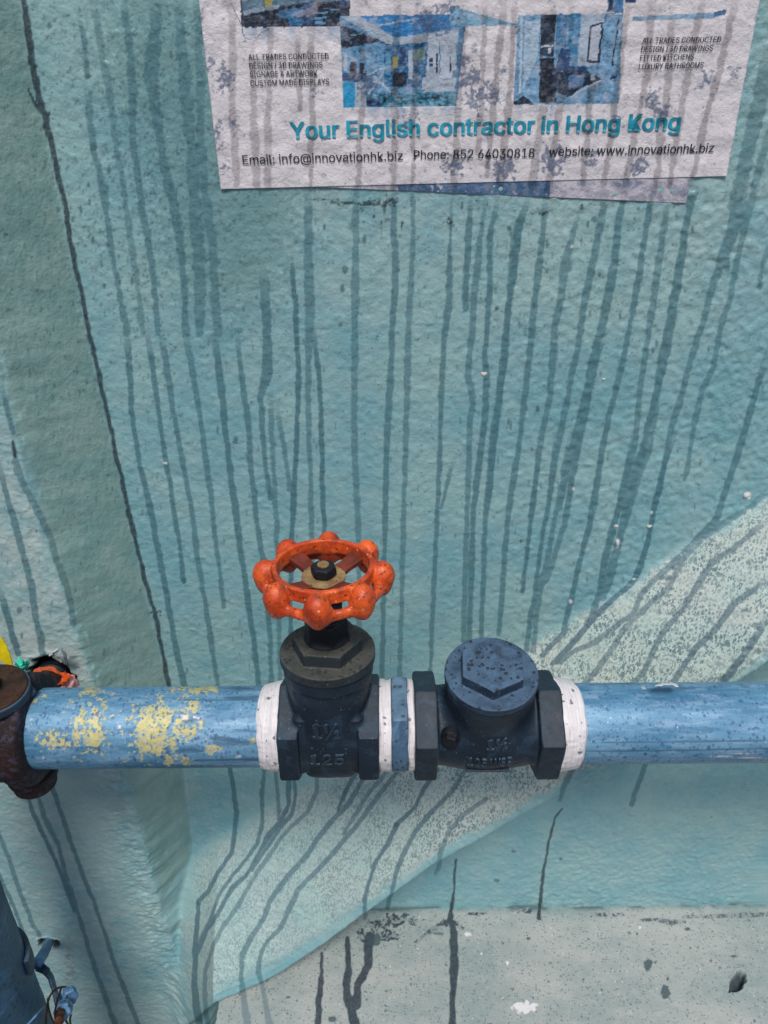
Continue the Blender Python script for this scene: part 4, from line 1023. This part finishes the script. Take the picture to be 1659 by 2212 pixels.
for k in range(4):
    a = w0 + math.radians(45 + 90 * k)
    def f_sp(x, y, z):
        z = z - WZ; c, s_ = math.cos(a), math.sin(a); u = x * c + y * s_; v = -x * s_ + y * c
        zc = -10.6 + (u - 6) * .235
        wd = 4.3 + .10 * np.abs(u - 15)
        return smx(rbox2(v, z - zc, wd, 1.7, .7), np.abs(u - 14.6) - 11.4, .6)
    solid('spoke', f_sp, (-27, -27, 99), (27, 27, 117), .45, M_SPOKE, wheel, .06)
solid('hub', lambda x, y, z: d_cyl(np.hypot(x, y), z - WZ + 13.4, 10.2 + 0 * z, 4.6, 1.4), (-12, -12, 96), (12, 12, 110), .5, M_SPOKE, wheel, .05)
solid('washer', lambda x, y, z: d_cyl(np.hypot(x, y), z - WZ + 8.1 + .02 * x, 12.1, .62, .35), (-13, -13, 106), (13, 13, 112), .3, M_WASH, wheel)
solid('hub_nut', lambda x, y, z: d_hex(x, y, z - WZ + 4.2, 6.3, 3.2, .35, .5, cham=9.2), (-8, -8, 108), (8, 8, 118), .3, M_BLACK, wheel, .06)
solid('stem_end', lambda x, y, z: d_cyl(np.hypot(x, y), z - WZ + 1.8, 3.3, 1.9, .5), (-4, -4, 112), (4, 4, 119), .3, M_WASH, wheel)

# ------------------------------------------------------------------ check valve
def f_chk(x, y, z):
    hx = np.minimum(d_hex(y, z, x + 36.6, 28.3, 6.7, 0, .9, cham=38.6), d_hex(y, z, x - 36.3, 28.3, 7.0, 0, .9, cham=38.6))
    ell = (np.sqrt((x / 44.) ** 2 + (y / 27.5) ** 2 + (z / 27.5) ** 2) - 1) * 27.5
    ell = smx(ell, np.abs(x) - 36, 2)
    bar = d_cyl(np.hypot(y, z), x, 23.5, 34, 2)
    r = np.hypot(x - .6, y)
    neck = smx(r - (23.5 + .07 * np.clip(z, 0, 40)), np.abs(z - 22) - 22, 1.5)
    ring = d_cyl(r, z - 41.4, 26.0, 2.2, .9)
    d = sm(ell, bar, 4); d = sm(d, neck, 7); d = sm(d, hx, 2.4); d = sm(d, ring, 1.0)
    return smx(d, -(np.hypot(y, z) - 19.5 + np.maximum(36.5 - np.abs(x), 0)), .8)
TILT = math.radians(11)
cv = place(thing('check_valve', 'blue grey iron check valve with a round hexagon topped cap', 'valve'), 61.3, TILT)
solid('valve_body', f_chk, (-45, -34, -34), (45, 34, 45), .65, M_BODY, cv, .10)
def f_cc(x, y, z):
    x = x - .6; r = np.hypot(x, y)
    d = d_cyl(r, z - 46.8, 26.9, 2.5, .9)
    a = math.radians(-4); u, v = x * math.cos(a) + y * math.sin(a), -x * math.sin(a) + y * math.cos(a)
    hxx = d_hex(u, v, z - 52.3, 17.0, 4.2, 0.0, .6, cham=23.9)
    return sm(d, hxx, 1.5)
solid('cap', f_cc, (-28, -28, 43.5), (29, 28, 58), .45, M_CCAP, cv, .07)
pl = solid('side_plug', lambda x, y, z: np.minimum(d_hex(x, z, y + 27.0, 4.5, 2.6, .3, .5), d_cyl(np.hypot(x, z), y + 24, 5.6, 2.2, .6)), (-6.5, -31, -6.5), (6.5, -21, 6.5), .35, M_BLACK, cv)
pl.location = (-16.8 * MM, 4.0 * MM, 16.5 * MM); pl.rotation_euler = (0, 0, math.radians(-14))
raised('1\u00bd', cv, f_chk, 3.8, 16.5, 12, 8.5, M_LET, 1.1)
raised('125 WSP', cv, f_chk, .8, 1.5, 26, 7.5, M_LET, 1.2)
solid('underline_bar', lambda x, y, z: rbox2(x, z, 13, .7, .6) + np.maximum(np.abs(y) - 1.2, 0), (-14, -2, -1.5), (14, 2, 1.5), .4, M_BODY, cv).location = (.2 * MM, -25.2 * MM, -9.6 * MM)

# ------------------------------------------------------------------ turned pieces along the pipe axis
def revolve(name, prof, mat, parent, nt=192, seed=1, amp=0.0, wave=4.0, ridge=0.0, attrs=None, wobble=0.0):
    xs = np.array([p[0] for p in prof], float); rs = np.array([p[1] for p in prof], float)
    th = np.linspace(0, 2 * math.pi, nt, endpoint=False)
    Xg = np.repeat(xs[:, None], nt, 1); Rg = np.repeat(rs[:, None], nt, 1); T = np.repeat(th[None], len(xs), 0)
    inner = (Rg > 20)
    per = lambda a, b, s_, sd_: vnoise(a, b, s_, sd_) * 1.0
    nz = per(Xg, 26 * np.cos(T) + 57 * np.sin(T), wave, seed) if amp else 0
    Rg = Rg + amp * nz * inner
    if ridge: Rg = Rg + ridge * inner * vnoise(Xg * 1.0 + .5 * np.sin(2 * T + seed), T * 2.0 + 0 * Xg, .9, seed + 5)
    if wobble: Xg = Xg + wobble * vnoise(25 * np.cos(T) + 40, 25 * np.sin(T) + 2 * seed, 9, seed + 8)
    P = np.stack([Xg, Rg * np.cos(T), Rg * np.sin(T)], -1) * MM
    return P, grid_faces(len(xs), nt, True)[:, ::-1]
def turned(name, prof, mat, parent, **k):
    P, Fc = revolve(name, prof, mat, parent, **k)
    return mesh_obj(name, P.reshape(-1, 3), Fc, mat, parent)
def fine(pts, st=.5):
    out = [pts[0]]
    for (a, b), (c, d) in zip(pts[:-1], pts[1:]):
        n = max(1, int(math.hypot(c - a, d - b) / st)); out += [(a + (c - a) * k / n, b + (d - b) * k / n) for k in range(1, n + 1)]
    return out
VX = (0, 1344, .36376); CR['V'] = VX
YEL = parse("""
V 870,535,90 870,735,90
V 940,530,90 945,650,80 940,740,90
V 985,540,70 975,620,40
V 255,715,44 410,722,40
V 455,600,44 455,730,44
V 520,690,70 560,700,60
V 570,520,36 575,720,30
V 840,770,26 850,815,10""")
YELS = parse_spots('V 550,405,60,26 V 430,475,10,6 V 1200,400,75,24 V 1085,395,30,20 V 1142,492,36,30 V 1095,648,62,26 V 1027,730,20,32 V 1262,752,48,24 V 1005,828,22,20 V 1105,825,26,24 V 205,470,18,12 V 1500,700,14,20 V 1020,400,20,14 V 600,460,20,14 V 500,640,20,30 V 262,440,16,8 V 660,430,16,7 V 1190,590,20,12')
DRKL = parse("""
V 240,743,5 400,741,7 590,744,6
V 1050,460,5 1300,464,8 1550,460,6
V 1250,690,8 1330,690,30 1450,715,10
V 1380,640,10 1560,650,16
V 1040,770,8 1130,752,26 1210,768,8
V 1160,820,10 1540,815,16
V 1330,395,10 1420,392,14 1500,396,8
V 1340,450,10 1450,455,26 1540,440,14
V 1300,720,20 1500,716,30""")
DRKS = parse_spots('V 588,755,9,24 V 898,682,8,15 V 950,650,6,10 V 708,460,9,6 V 262,545,10,12 V 475,498,9,10 V 1378,575,10,10 V 1175,690,8,10 V 1280,690,12,16')
LITS = parse_spots('V 1130,568,62,20 V 262,795,8,18 V 185,590,6,14 V 1420,800,20,8 V 210,600,18,3 V 710,620,9,9')
def pipe(name, x0, x1, lab, left):
    o_ = place(thing(name, lab, 'pipe'), 0)
    s1, s0 = max(x1, -320) if not left else x1, x0
    vis0, vis1 = max(x0, -300), min(x1, 300)
    xs = [x0] if x0 < vis0 else []
    xs += list(np.arange(vis0, vis1 + .01, .8)); xs += [x1] if x1 > vis1 else []
    th = np.linspace(0, 2 * math.pi, 220, endpoint=False)
    X, T = np.meshgrid(xs, th, indexing='ij')
    Rr = 24.15 + .07 * vnoise(X, 26 * np.cos(T) + 57 * np.sin(T), 7, 3)
    P = np.stack([X, Rr * np.cos(T), Rr * np.sin(T)], -1) * MM
    Wp = P + np.array(AX); Wp[..., 2] -= X * MM * RY
    px, py = to_px(Wp)
    face = (np.cos(T - math.radians(180 + 0)) + .9 * np.sin(T)) > -.15
    z0 = np.zeros_like(px)
    if left:
        yel = np.maximum(lines(px, py, YEL, .8, 45, 3.2), spots(px, py, YELS, 46, .8, .6)); yel *= 1 - spots(px, py, parse_spots('V 960,600,24,26 V 1015,640,5,60 V 560,640,10,16 V 600,600,14,30'), 47, .8, .3)
        yel = np.maximum(yel, spots(px, py, parse_spots('V 520,620,90,125 V 925,635,125,130 V 330,700,90,40 V 1090,560,90,80'), 53, 5., 1.2) * sstep(-.30, .10, vnoise(px, py, 9, 54) + .7 * vnoise(px, py, 4, 56)))
        yel = np.maximum(yel, spots(px, py, parse_spots('V 915,642,86,118 V 985,560,40,45'), 59, .8, .35) * (1 - spots(px, py, parse_spots('V 962,600,22,24'), 47, .8, .3)))
        yel *= .62 + .38 * sstep(-.7, .1, vnoise(px, py, 5, 57) + .6 * vnoise(px, py, 15, 58))
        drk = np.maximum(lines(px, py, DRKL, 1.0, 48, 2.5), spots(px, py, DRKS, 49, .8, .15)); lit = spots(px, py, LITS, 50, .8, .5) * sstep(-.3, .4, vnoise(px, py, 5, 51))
        drk = np.maximum(drk * .8, spots(px, py, parse_spots('V 1110,590,40,10 V 1160,580,30,6'), 52, .8, .5) * .8)
    else:
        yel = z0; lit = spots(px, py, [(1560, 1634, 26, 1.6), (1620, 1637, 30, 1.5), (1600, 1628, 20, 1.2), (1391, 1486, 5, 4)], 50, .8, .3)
        drk = lines(px, py, [[(1260, 1623, 3), (1450, 1621, 4), (1700, 1616, 5)], [(1380, 1490, 8), (1440, 1492, 14), (1500, 1486, 5)], [(1300, 1604, 3), (1650, 1600, 4)]], 1.0, 48, 2.0) * .7
        drk = np.maximum(drk, .45 * sstep(.25, .6, fbm(px * .25, py, 9, 60)) * (py < 1520))
    A = np.stack([yel * face, drk * face, lit * face, z0], -1)
    m = mesh_obj('pipe_tube', P.reshape(-1, 3), grid_faces(len(xs), 220, True)[:, ::-1], M_PIPE, o_, attrs={'marks': A.reshape(-1, 4)})
    return o_
lp = pipe('steel_pipe', -262, -58, 'short blue steel pipe with yellow paint patches left of the gate valve', True)
rp = pipe('steel_pipe', 100, 1200, 'long plain blue steel pipe leaving the frame right of the check valve', False)
turned('thread_tape', fine([(-74.5, 22), (-74.5, 24.4), (-72, 25.6), (-66, 26.7), (-62.5, 27.4), (-61.5, 27.0), (-61.5, 22)], .35), M_TAPE, lp, nt=260, seed=2, amp=.28, ridge=.22, wobble=.9)
turned('thread_tape', fine([(103.5, 22), (103.5, 28), (105.5, 28.4), (112, 27.2), (116.5, 26.2), (118, 24.4), (118, 22)], .35), M_TAPE, rp, nt=260, seed=6, amp=.25, ridge=.16, wobble=1.1)
nip = place(thing('hex_nipple', 'blue hexagon nipple joining the two valves between white tape wraps', 'pipe fitting'), 0)
solid('hexagon', lambda x, y, z: np.minimum(d_hex(y, z, x - 9.3, 27.0, 4.9, math.radians(-18), 1.0, cham=34.5), d_cyl(np.hypot(y, z), x - 8.5, 22.5, 12, .5)), (-5, -32, -32), (22, 32, 32), .6, M_NIP, nip, .08)
turned('thread_tape', fine([(-3.4, 21), (-3.2, 27.0), (-2, 27.9), (1.5, 27.2), (4.2, 27.4), (4.6, 26), (4.6, 21)], .3), M_TAPE, nip, nt=260, seed=9, amp=.22, ridge=.34, wobble=.4)
turned('thread_tape', fine([(14.0, 21), (14.0, 26.6), (15.2, 27.8), (17.6, 27.6), (18.4, 26.4), (18.6, 21)], .3), M_TAPE, nip, nt=260, seed=12, amp=.22, ridge=.30, wobble=.5)

# ------------------------------------------------------------------ thin things: ribbons, tubes, flakes
def tube(name, pts, r, mat, parent=None, nt=10, sub=6, amp=0.0):
    P = [Vector(p) for p in pts]; Q = []
    for i in range(len(P) - 1):                      # Catmull-Rom
        p0 = P[max(i - 1, 0)]; p1 = P[i]; p2 = P[i + 1]; p3 = P[min(i + 2, len(P) - 1)]
        for k in range(sub):
            t = k / sub; Q.append(.5 * ((2 * p1) + (p2 - p0) * t + (2 * p0 - 5 * p1 + 4 * p2 - p3) * t * t + (3 * p1 - p0 - 3 * p2 + p3) * t ** 3))
    Q.append(P[-1]); V = []; up = Vector((.3, .2, 1)).normalized()
    for i, q in enumerate(Q):
        d = (Q[min(i + 1, len(Q) - 1)] - Q[max(i - 1, 0)]).normalized(); a = d.cross(up).normalized(); b = d.cross(a)
        rr_ = r * (1 + amp * math.sin(i * 1.7))
        for k in range(nt): t = 2 * math.pi * k / nt; V.append(q + (a * math.cos(t) + b * math.sin(t)) * rr_)
    n = len(Q); Fs = [(i * nt + k, i * nt + (k + 1) % nt, (i + 1) * nt + (k + 1) % nt, (i + 1) * nt + k) for i in range(n - 1) for k in range(nt)]
    Fs.append(tuple(range(nt - 1, -1, -1))); Fs.append(tuple((n - 1) * nt + k for k in range(nt)))
    return mesh_obj(name, V, Fs, mat, parent)
def cloth(name, rows, mat, parent=None, thick=.0003, n=26, m=12, amp=.0012, seed=1):
    """a crumpled strip: rows of 3-D control points (two long edges or more), solidified"""
    G = np.array(rows, float); a, b = G.shape[:2]
    def rs(A, n_, ax):
        t = np.linspace(0, A.shape[ax] - 1, n_); i = np.clip(np.floor(t).astype(int), 0, A.shape[ax] - 2); f = t - i; f = f * f * (3 - 2 * f) * .5 + f * .5
        A0 = np.take(A, i, ax); A1 = np.take(A, i + 1, ax); sh = [1, 1, 1]; sh[ax] = n_; f = f.reshape(sh); return A0 * (1 - f) + A1 * f
    G = rs(rs(G, m, 0), n, 1)
    u, v = np.meshgrid(np.arange(n), np.arange(m))
    for k in range(3): G[..., k] += amp * vnoise(u, v, 3.0, seed + k) + amp * .5 * vnoise(u, v, 1.4, seed + 5 + k)
    o = mesh_obj(name, G.reshape(-1, 3), grid_faces(m, n), mat, parent)
    s_ = o.modifiers.new('solid', 'SOLIDIFY'); s_.thickness = thick; s_.offset = 0
    return o
def rib_px(name, pts, Y, mat, parent=None, **k):    # pts: rows of picture positions, each put on its own real depth
    rows = [[tuple(at_y(p[0], p[1], p[2] if len(p) > 2 else Y)) for p in r] for r in pts]
    return cloth(name, rows, mat, parent, **k)
def plate(name, outline, Y, th, mat, parent=None, bend=0.0, seed=1):
    q = [at_y(a, b, Y) for a, b in outline]; bm = bmesh.new()
    cx = sum(p[0] for p in q) / len(q)
    vs = [bm.verts.new((p[0], p[1] + bend * ((p[0] - cx) / .01) ** 2, p[2])) for p in q]
    f = bm.faces.new(vs); r = bmesh.ops.extrude_face_region(bm, geom=[f])
    for v in [g_ for g_ in r['geom'] if isinstance(g_, bmesh.types.BMVert)]: v.co.y += th
    bmesh.ops.recalc_face_normals(bm, faces=bm.faces[:])
    return bm_obj(name, bm, mat, parent, bevel=th * .25)
M_CLEAR = mat_plain('foil_tape', (.62, .62, .66), .25, .3)
M_WHITE = mat_plain('white_tape', (.74, .72, .76), .45, .1)
rib_px('tape_flap', [[(556, 1494), (566, 1488), (574, 1484)], [(560, 1500), (568, 1494), (580, 1488)], [(566, 1508), (574, 1502), (584, 1496)]], .335, M_WHITE, lp, n=16, m=10, amp=.0008)
rib_px('tape_scrap', [[(846, 1662, .331), (852, 1655, .329), (858, 1660, .329), (868, 1668, .330), (872, 1662, .333)], [(840, 1668, .333), (850, 1664, .330), (860, 1670, .329), (866, 1676, .331), (876, 1672, .334)]], .33, M_CLEAR, nip, n=26, m=7, amp=.0012, seed=4)
th_ = tube('loose_thread', [at_y(892, 1662, .333), at_y(888, 1672, .330), at_y(894, 1684, .331), at_y(890, 1697, .334), at_y(898, 1706, .335)], .00038, M_RUSTD, nip)
M_LUMP = mat_plain('pale_plaster', (.60, .58, .56), .7, .2)
sc_ = rib_px('tape_scrap', [[(1416, 1479, .352), (1430, 1474, .353), (1448, 1473, .354), (1463, 1478, .352)], [(1414, 1482, .344), (1430, 1480, .344), (1450, 1479, .345), (1465, 1484, .346)]], .35, M_WHITE, None, n=20, m=6, amp=.0004, seed=9)
tag(sc_, 'scrap of white tape lying on top of the right hand pipe', 'tape scrap')

# stone chips and lumps caught in the paint
for cx, cy, r_ in ((1045, 808, .0017), (1304, 819, .0010), (1402, 1137, .0016), (1332, 1137, .0011), (1612, 1071, .0020)):
    p = at_y(cx, cy, YB); yy = float(surf(np.array([p[0]]), np.array([p[2]]))[0]); p = at_y(cx, cy, yy)
    V, Q = sdf_mesh(lambda x, y, z: np.sqrt((x / 1.25) ** 2 + (y / .6) ** 2 + (z / .85) ** 2) * .8 - .8 + .14 * np.sin(3.1 * x + 2.3 * z) * np.cos(2.7 * y), (-1.5, -1.2, -1.2), (1.5, 1.2, 1.2), .2)
    o = mesh_obj('plaster_lump', V * r_, Q, M_LUMP, wall); o.location = (p[0], yy, p[2])

# ------------------------------------------------------------------ left edge: rusty union, stub, ribbons
ru = place(thing('rusty_valve', 'rusty iron valve with a bolted cap cut off by the left edge', 'valve'), -250)
def f_ru(x, y, z):
    d = d_cyl(np.hypot(y, z), x + 12, 31.5, 51, 5)
    d = sm(d, d_cyl(np.hypot(y, z), x - 33, 33.5, 6.5, 2.5), 4)
    r = np.hypot(x - 26, y)
    d = sm(d, smx(r - 13.2, np.abs(z + 36) - 12.5, 2.5), 2.0)
    return sm(d, d_cyl(r, z + 37.5, 15.2, 3.0, 1.2), .8)
V, Q = sdf_mesh(f_ru, (-64, -35, -52), (42, 35, 36), .9)
e = .5; x, y, z = V.T; g = np.stack([f_ru(x + e, y, z) - f_ru(x - e, y, z), f_ru(x, y + e, z) - f_ru(x, y - e, z), f_ru(x, y, z + e) - f_ru(x, y, z - e)], 1)
V = V + g * (.16 * vnoise(x + z, y * 1.3 + z * .5, 4, 5) + .14 * vnoise(x - z, y + z * .3, 1.7, 6))[:, None]
mesh_obj('valve_body', V * MM, Q, M_RUST, ru)
M_BLUEPL = mat_cast('blue_grey_plate', (.016, .032, .055), (.06, .11, .18), .8, .1, .5, .5)
def f_cap(x, y, z):
    r = np.hypot(x, y); d = d_cyl(r, z, 21.5, 3.0, .9); return d
cp = solid('cap_rim', f_cap, (-23, -23, -5), (23, 23, 5), .5, M_BLUEPL, ru, .08)
cp2 = solid('cap_face', lambda x, y, z: d_cyl(np.hypot(x, y), z - 2.4, 20.3, 2.0, 1.2), (-22, -22, -1), (22, 22, 6), .5, M_RUSTD, ru, .15)
bt = solid('cap_bolt', lambda x, y, z: d_hex(x, y, z - 6.4, 5.6, 3.0, .2, .6, cham=9), (-8, -8, 2), (8, 8, 11), .35, M_BLACK, ru)
for o in (cp, cp2, bt): o.location = (20 * MM, -6 * MM, 33.5 * MM); o.rotation_euler = (math.radians(3), math.radians(5), 0)
# rusty stub running back into the wall
st = thing('stub_pipe', 'rusty stub pipe running into the torn hole behind the blue pipe', 'pipe')
tube('stub_tube', [(H1[0], .500, H1[2] - .001), (H1[0], .46, H1[2] - .002), (H1[0] - .001, .42, H1[2] - .003), (H1[0] - .002, .375, H1[2] - .004)], .0100, M_RUST2, st, nt=36, sub=8)
tube('stub_collar', [(H1[0], .470, H1[2] - .001), (H1[0], .462, H1[2] - .001)], .0135, M_BLACK, st, nt=36)
st2 = tube('black_elbow', [at_y(64, 1494, .352), at_y(72, 1500, .362), at_y(84, 1490, .374), at_y(100, 1484, .384)], .0032, M_BLUEPL, st, nt=14)
M_OR = mat_plain('orange_ribbon', (.95, .13, .02), .42, .18); M_PINK = mat_plain('faded_pink_ribbon', (.80, .42, .42), .5, .2)
M_YEL = mat_plain('yellow_plastic', (.86, .68, .015), .4, .12); M_GRN = mat_plain('green_ribbon', (.05, .62, .42), .42, .2)
ob = rib_px('orange_ribbon', [[(62, 1462, 0.422), (72, 1448, 0.424), (84, 1440, 0.426), (100, 1438, 0.426), (118, 1444, 0.426), (132, 1452, 0.426), (148, 1456, 0.427), (163, 1459, 0.428)],
                              [(63, 1467, 0.416), (74, 1456, 0.415), (88, 1449, 0.415), (104, 1448, 0.416), (118, 1452, 0.418), (134, 1462, 0.420), (146, 1468, 0.422), (160, 1468, 0.424)]], .37, M_OR, None, n=44, m=10, amp=.0008, seed=21)
tag(ob, 'bright orange plastic ribbon wrapped over the rusty stub behind the pipe', 'ribbon')
rib_px('ribbon_tail', [[(135, 1454, 0.418), (143, 1452, 0.416), (150, 1460, 0.416)], [(132, 1470, 0.418), (138, 1472, 0.414), (144, 1474, 0.416)], [(120, 1479, 0.420), (132, 1478, 0.416), (140, 1476, 0.417)]], .366, M_OR, ob, n=14, m=14, amp=.0010, seed=24)
rib_px('faded_tail', [[(144, 1462, 0.420), (152, 1460, 0.419), (162, 1464, 0.421), (168, 1470, 0.424)], [(136, 1478, 0.418), (142, 1480, 0.416), (156, 1482, 0.418), (166, 1488, 0.422)], [(128, 1486, 0.420), (138, 1490, 0.418), (150, 1492, 0.418), (160, 1496, 0.422)]], .368, M_PINK, ob, n=18, m=14, amp=.0013, seed=27)
gr = rib_px('green_ribbon', [[(42, 1421, .372), (50, 1425, .369), (58, 1428, .371), (66, 1430, .374)], [(36, 1430, .370), (46, 1438, .366), (54, 1434, .369), (62, 1438, .372)], [(34, 1436, .372), (46, 1448, .367), (52, 1444, .370), (60, 1452, .372)]], .37, M_GRN, None, n=22, m=16, amp=.0011, seed=31)
tag(gr, 'small crumpled green ribbon tucked behind the rusty valve cap', 'ribbon')
ye = plate('yellow_tag', [(-34, 1362), (-14, 1366), (2, 1379), (13, 1396), (21, 1416), (27, 1440), (14, 1437), (0, 1427), (-16, 1418), (-34, 1412)], .380, .0010, M_YEL, bend=.0012)
tag(ye, 'bright yellow plastic tag poking in at the left edge', 'tag')
M_FLAKE = mat_plain('torn_paint', (.30, .36, .38), .6, .3)
fl = rib_px('paint_flake', [[(108, 1415, .456), (118, 1407, .451), (130, 1402, .449), (142, 1412, .451)], [(112, 1418, .454), (122, 1418, .447), (136, 1416, .445), (145, 1422, .449)], [(124, 1426, .454), (132, 1430, .448), (140, 1431, .448), (142, 1432, .451)]], .39, M_FLAKE, wall, n=20, m=12, amp=.0009, seed=41)
fl['label'] = 'curled flake of torn paint above the hole'
rib_px('paint_flake', [[(104, 1416, .453), (112, 1408, .450), (122, 1400, .448)], [(106, 1418, .452), (114, 1411, .449), (124, 1402, .447)]], .39, M_WHITE, wall, n=14, m=4, amp=.0006, seed=44)

# ------------------------------------------------------------------ lower left: riser, bracket, bolts, wire
M_RISER = mat_cast('blue_black_riser', (.018, .060, .110), (.06, .18, .32), .6, .05, .7, .45, ((.05, .13, .24), .8))
RXC, RYC, RR = -.2925, .330, .030
rz = thing('riser_pipe', 'dark blue riser pipe leaning into the lower left corner', 'pipe', (RXC, RYC, 0))
nz_, nt_ = 300, 96
Zr = np.linspace(0.0, AX.z - .030, nz_); T = np.linspace(0, 2 * math.pi, nt_, endpoint=False)
ZZ, TT = np.meshgrid(Zr, T, indexing='ij'); RRg = RR + .00018 * vnoise(ZZ, .06 * np.cos(TT) + .03 * np.sin(TT), .008, 4)
mesh_obj('riser_tube', np.stack([RRg * np.cos(TT), RRg * np.sin(TT), ZZ], -1).reshape(-1, 3), grid_faces(nz_, nt_, True), M_RISER, rz)
cl = thing('pipe_bracket', 'blue painted clamp bracket holding the riser pipe with two bolts', 'bracket')
M_BB = mat_cast('blue_painted_bolt', (.05, .12, .22), (.16, .34, .60), 1.0, .06, .7, .42, ((.10, .28, .52), .8))
ha = hit(104, 2034)
tube('bracket_rod', [(ha[0], ha[1] + .012, ha[2]), tuple(at_y(103, 2042, ha[1] - .010)), tuple(at_y(94, 2060, .385)), tuple(at_y(80, 2082, .362))], .0042, M_BB, cl, nt=22, amp=.02)
def band(Yz, x0, pts, wdt, th, mat, name, parent):
    rows = []
    for a, b, Y in pts: rows.append((at_y(a, b, Y), at_y(a - wdt * .1, b + wdt, Y - .004)))
    return cloth(name, [[tuple(r[0]) for r in rows], [tuple(r[1]) for r in rows]], mat, parent, thick=th, n=40, m=4, amp=.0001)
zc = CAMZ - .545
def strap(z0, a0_, a1_, r, hgt, mat, name, tilt=0.0):
    n = 40; V = []; 
    for k in range(n + 1):
        a = a0_ + (a1_ - a0_) * k / n
        for rr2, dz in ((r, -hgt / 2), (r, hgt / 2), (r + .0030, hgt / 2), (r + .0030, -hgt / 2)):
            V.append((RXC + rr2 * math.cos(a), RYC + rr2 * math.sin(a), z0 + dz + tilt * rr2 * math.cos(a)))
    Fs = [(4 * k + i, 4 * k + (i + 1) % 4, 4 * k + 4 + (i + 1) % 4, 4 * k + 4 + i) for k in range(n) for i in range(4)] + [(3, 2, 1, 0), (4 * n, 4 * n + 1, 4 * n + 2, 4 * n + 3)]
    return mesh_obj(name, V, Fs, mat, cl, smooth=False)
strap(zc, math.radians(5), math.radians(150), RR + .0004, .016, M_BLUEPL, 'clamp_band')
# the band's ear stands off to the right and carries the bolts
cloth('clamp_ear', [[tuple(at_y(92, 2080, .366)), tuple(at_y(106, 2090, .362)), tuple(at_y(114, 2108, .356)), tuple(at_y(119, 2128, .350)), tuple(at_y(126, 2152, .342)), tuple(at_y(134, 2178, .334))],
                    [tuple(at_y(78, 2098, .362)), tuple(at_y(92, 2104, .358)), tuple(at_y(106, 2116, .352)), tuple(at_y(113, 2136, .346)), tuple(at_y(118, 2160, .338)), tuple(at_y(124, 2186, .330))]], M_BLUEPL, cl, thick=.0024, n=36, m=6, amp=.0001)
def bolt(px_, py_, Y, r, L, ang):
    p = at_y(px_, py_, Y)
    o = solid('bolt_head', lambda x, y, z: np.minimum(d_hex(x, y, z, r, L, .3, 1.1, cham=r * 1.05 + L), d_cyl(np.hypot(x, y), z + L * .9, r * 1.15, .8, .5)), (-r * 1.3, -r * 1.3, -L * 1.6), (r * 1.3, r * 1.3, L * 1.3), .4, M_BB, cl, .15)
    o.location = p; o.rotation_euler = ang; return o
bolt(150, 2152, .345, 5.4, 4.4, (math.radians(62), 0, math.radians(40)))
bolt(136, 2183, .330, 5.8, 4.0, (math.radians(50), 0, math.radians(20)))
nb = at_y(132, 2194, .322)
tube('bolt_shank', [tuple(at_y(130, 2188, .326)), tuple(at_y(128, 2206, .318))], .0034, M_RUST2, cl, nt=16)
g7 = lambda x, y: (54.9 + .1071 * x, 1975 + .1071 * y)
wr = thing('tie_wire', 'dark rusty tie wire looped around the bracket bolts', 'wire')
for pts, Y in (([(820, 1462), (680, 1480), (580, 1540), (490, 1660), (440, 1850), (420, 2050), (410, 2300)], .322), ([(730, 1470), (690, 1580), (650, 1720), (610, 1900), (600, 2100), (640, 2300)], .324), ([(450, 1700), (470, 1900), (530, 2100), (640, 2300)], .320), ([(920, 2040), (900, 2120), (920, 2300)], .328), ([(800, 2120), (860, 2220), (900, 2300)], .326)):
    tube('wire_strand', [tuple(at_y(*g7(a, b), Y)) for a, b in pts], .00075, M_RUSTD, wr, nt=8)
ww = tube('pale_wire', [tuple(at_y(*g7(a, b), Y)) for a, b, Y in ((-60, 2330, .300), (60, 2212, .302), (200, 2060, .304), (330, 1920, .312), (410, 1850, .320))], .00085, M_BB, None, nt=8)
tag(ww, 'thin pale blue wire curving across the bottom left corner', 'wire')
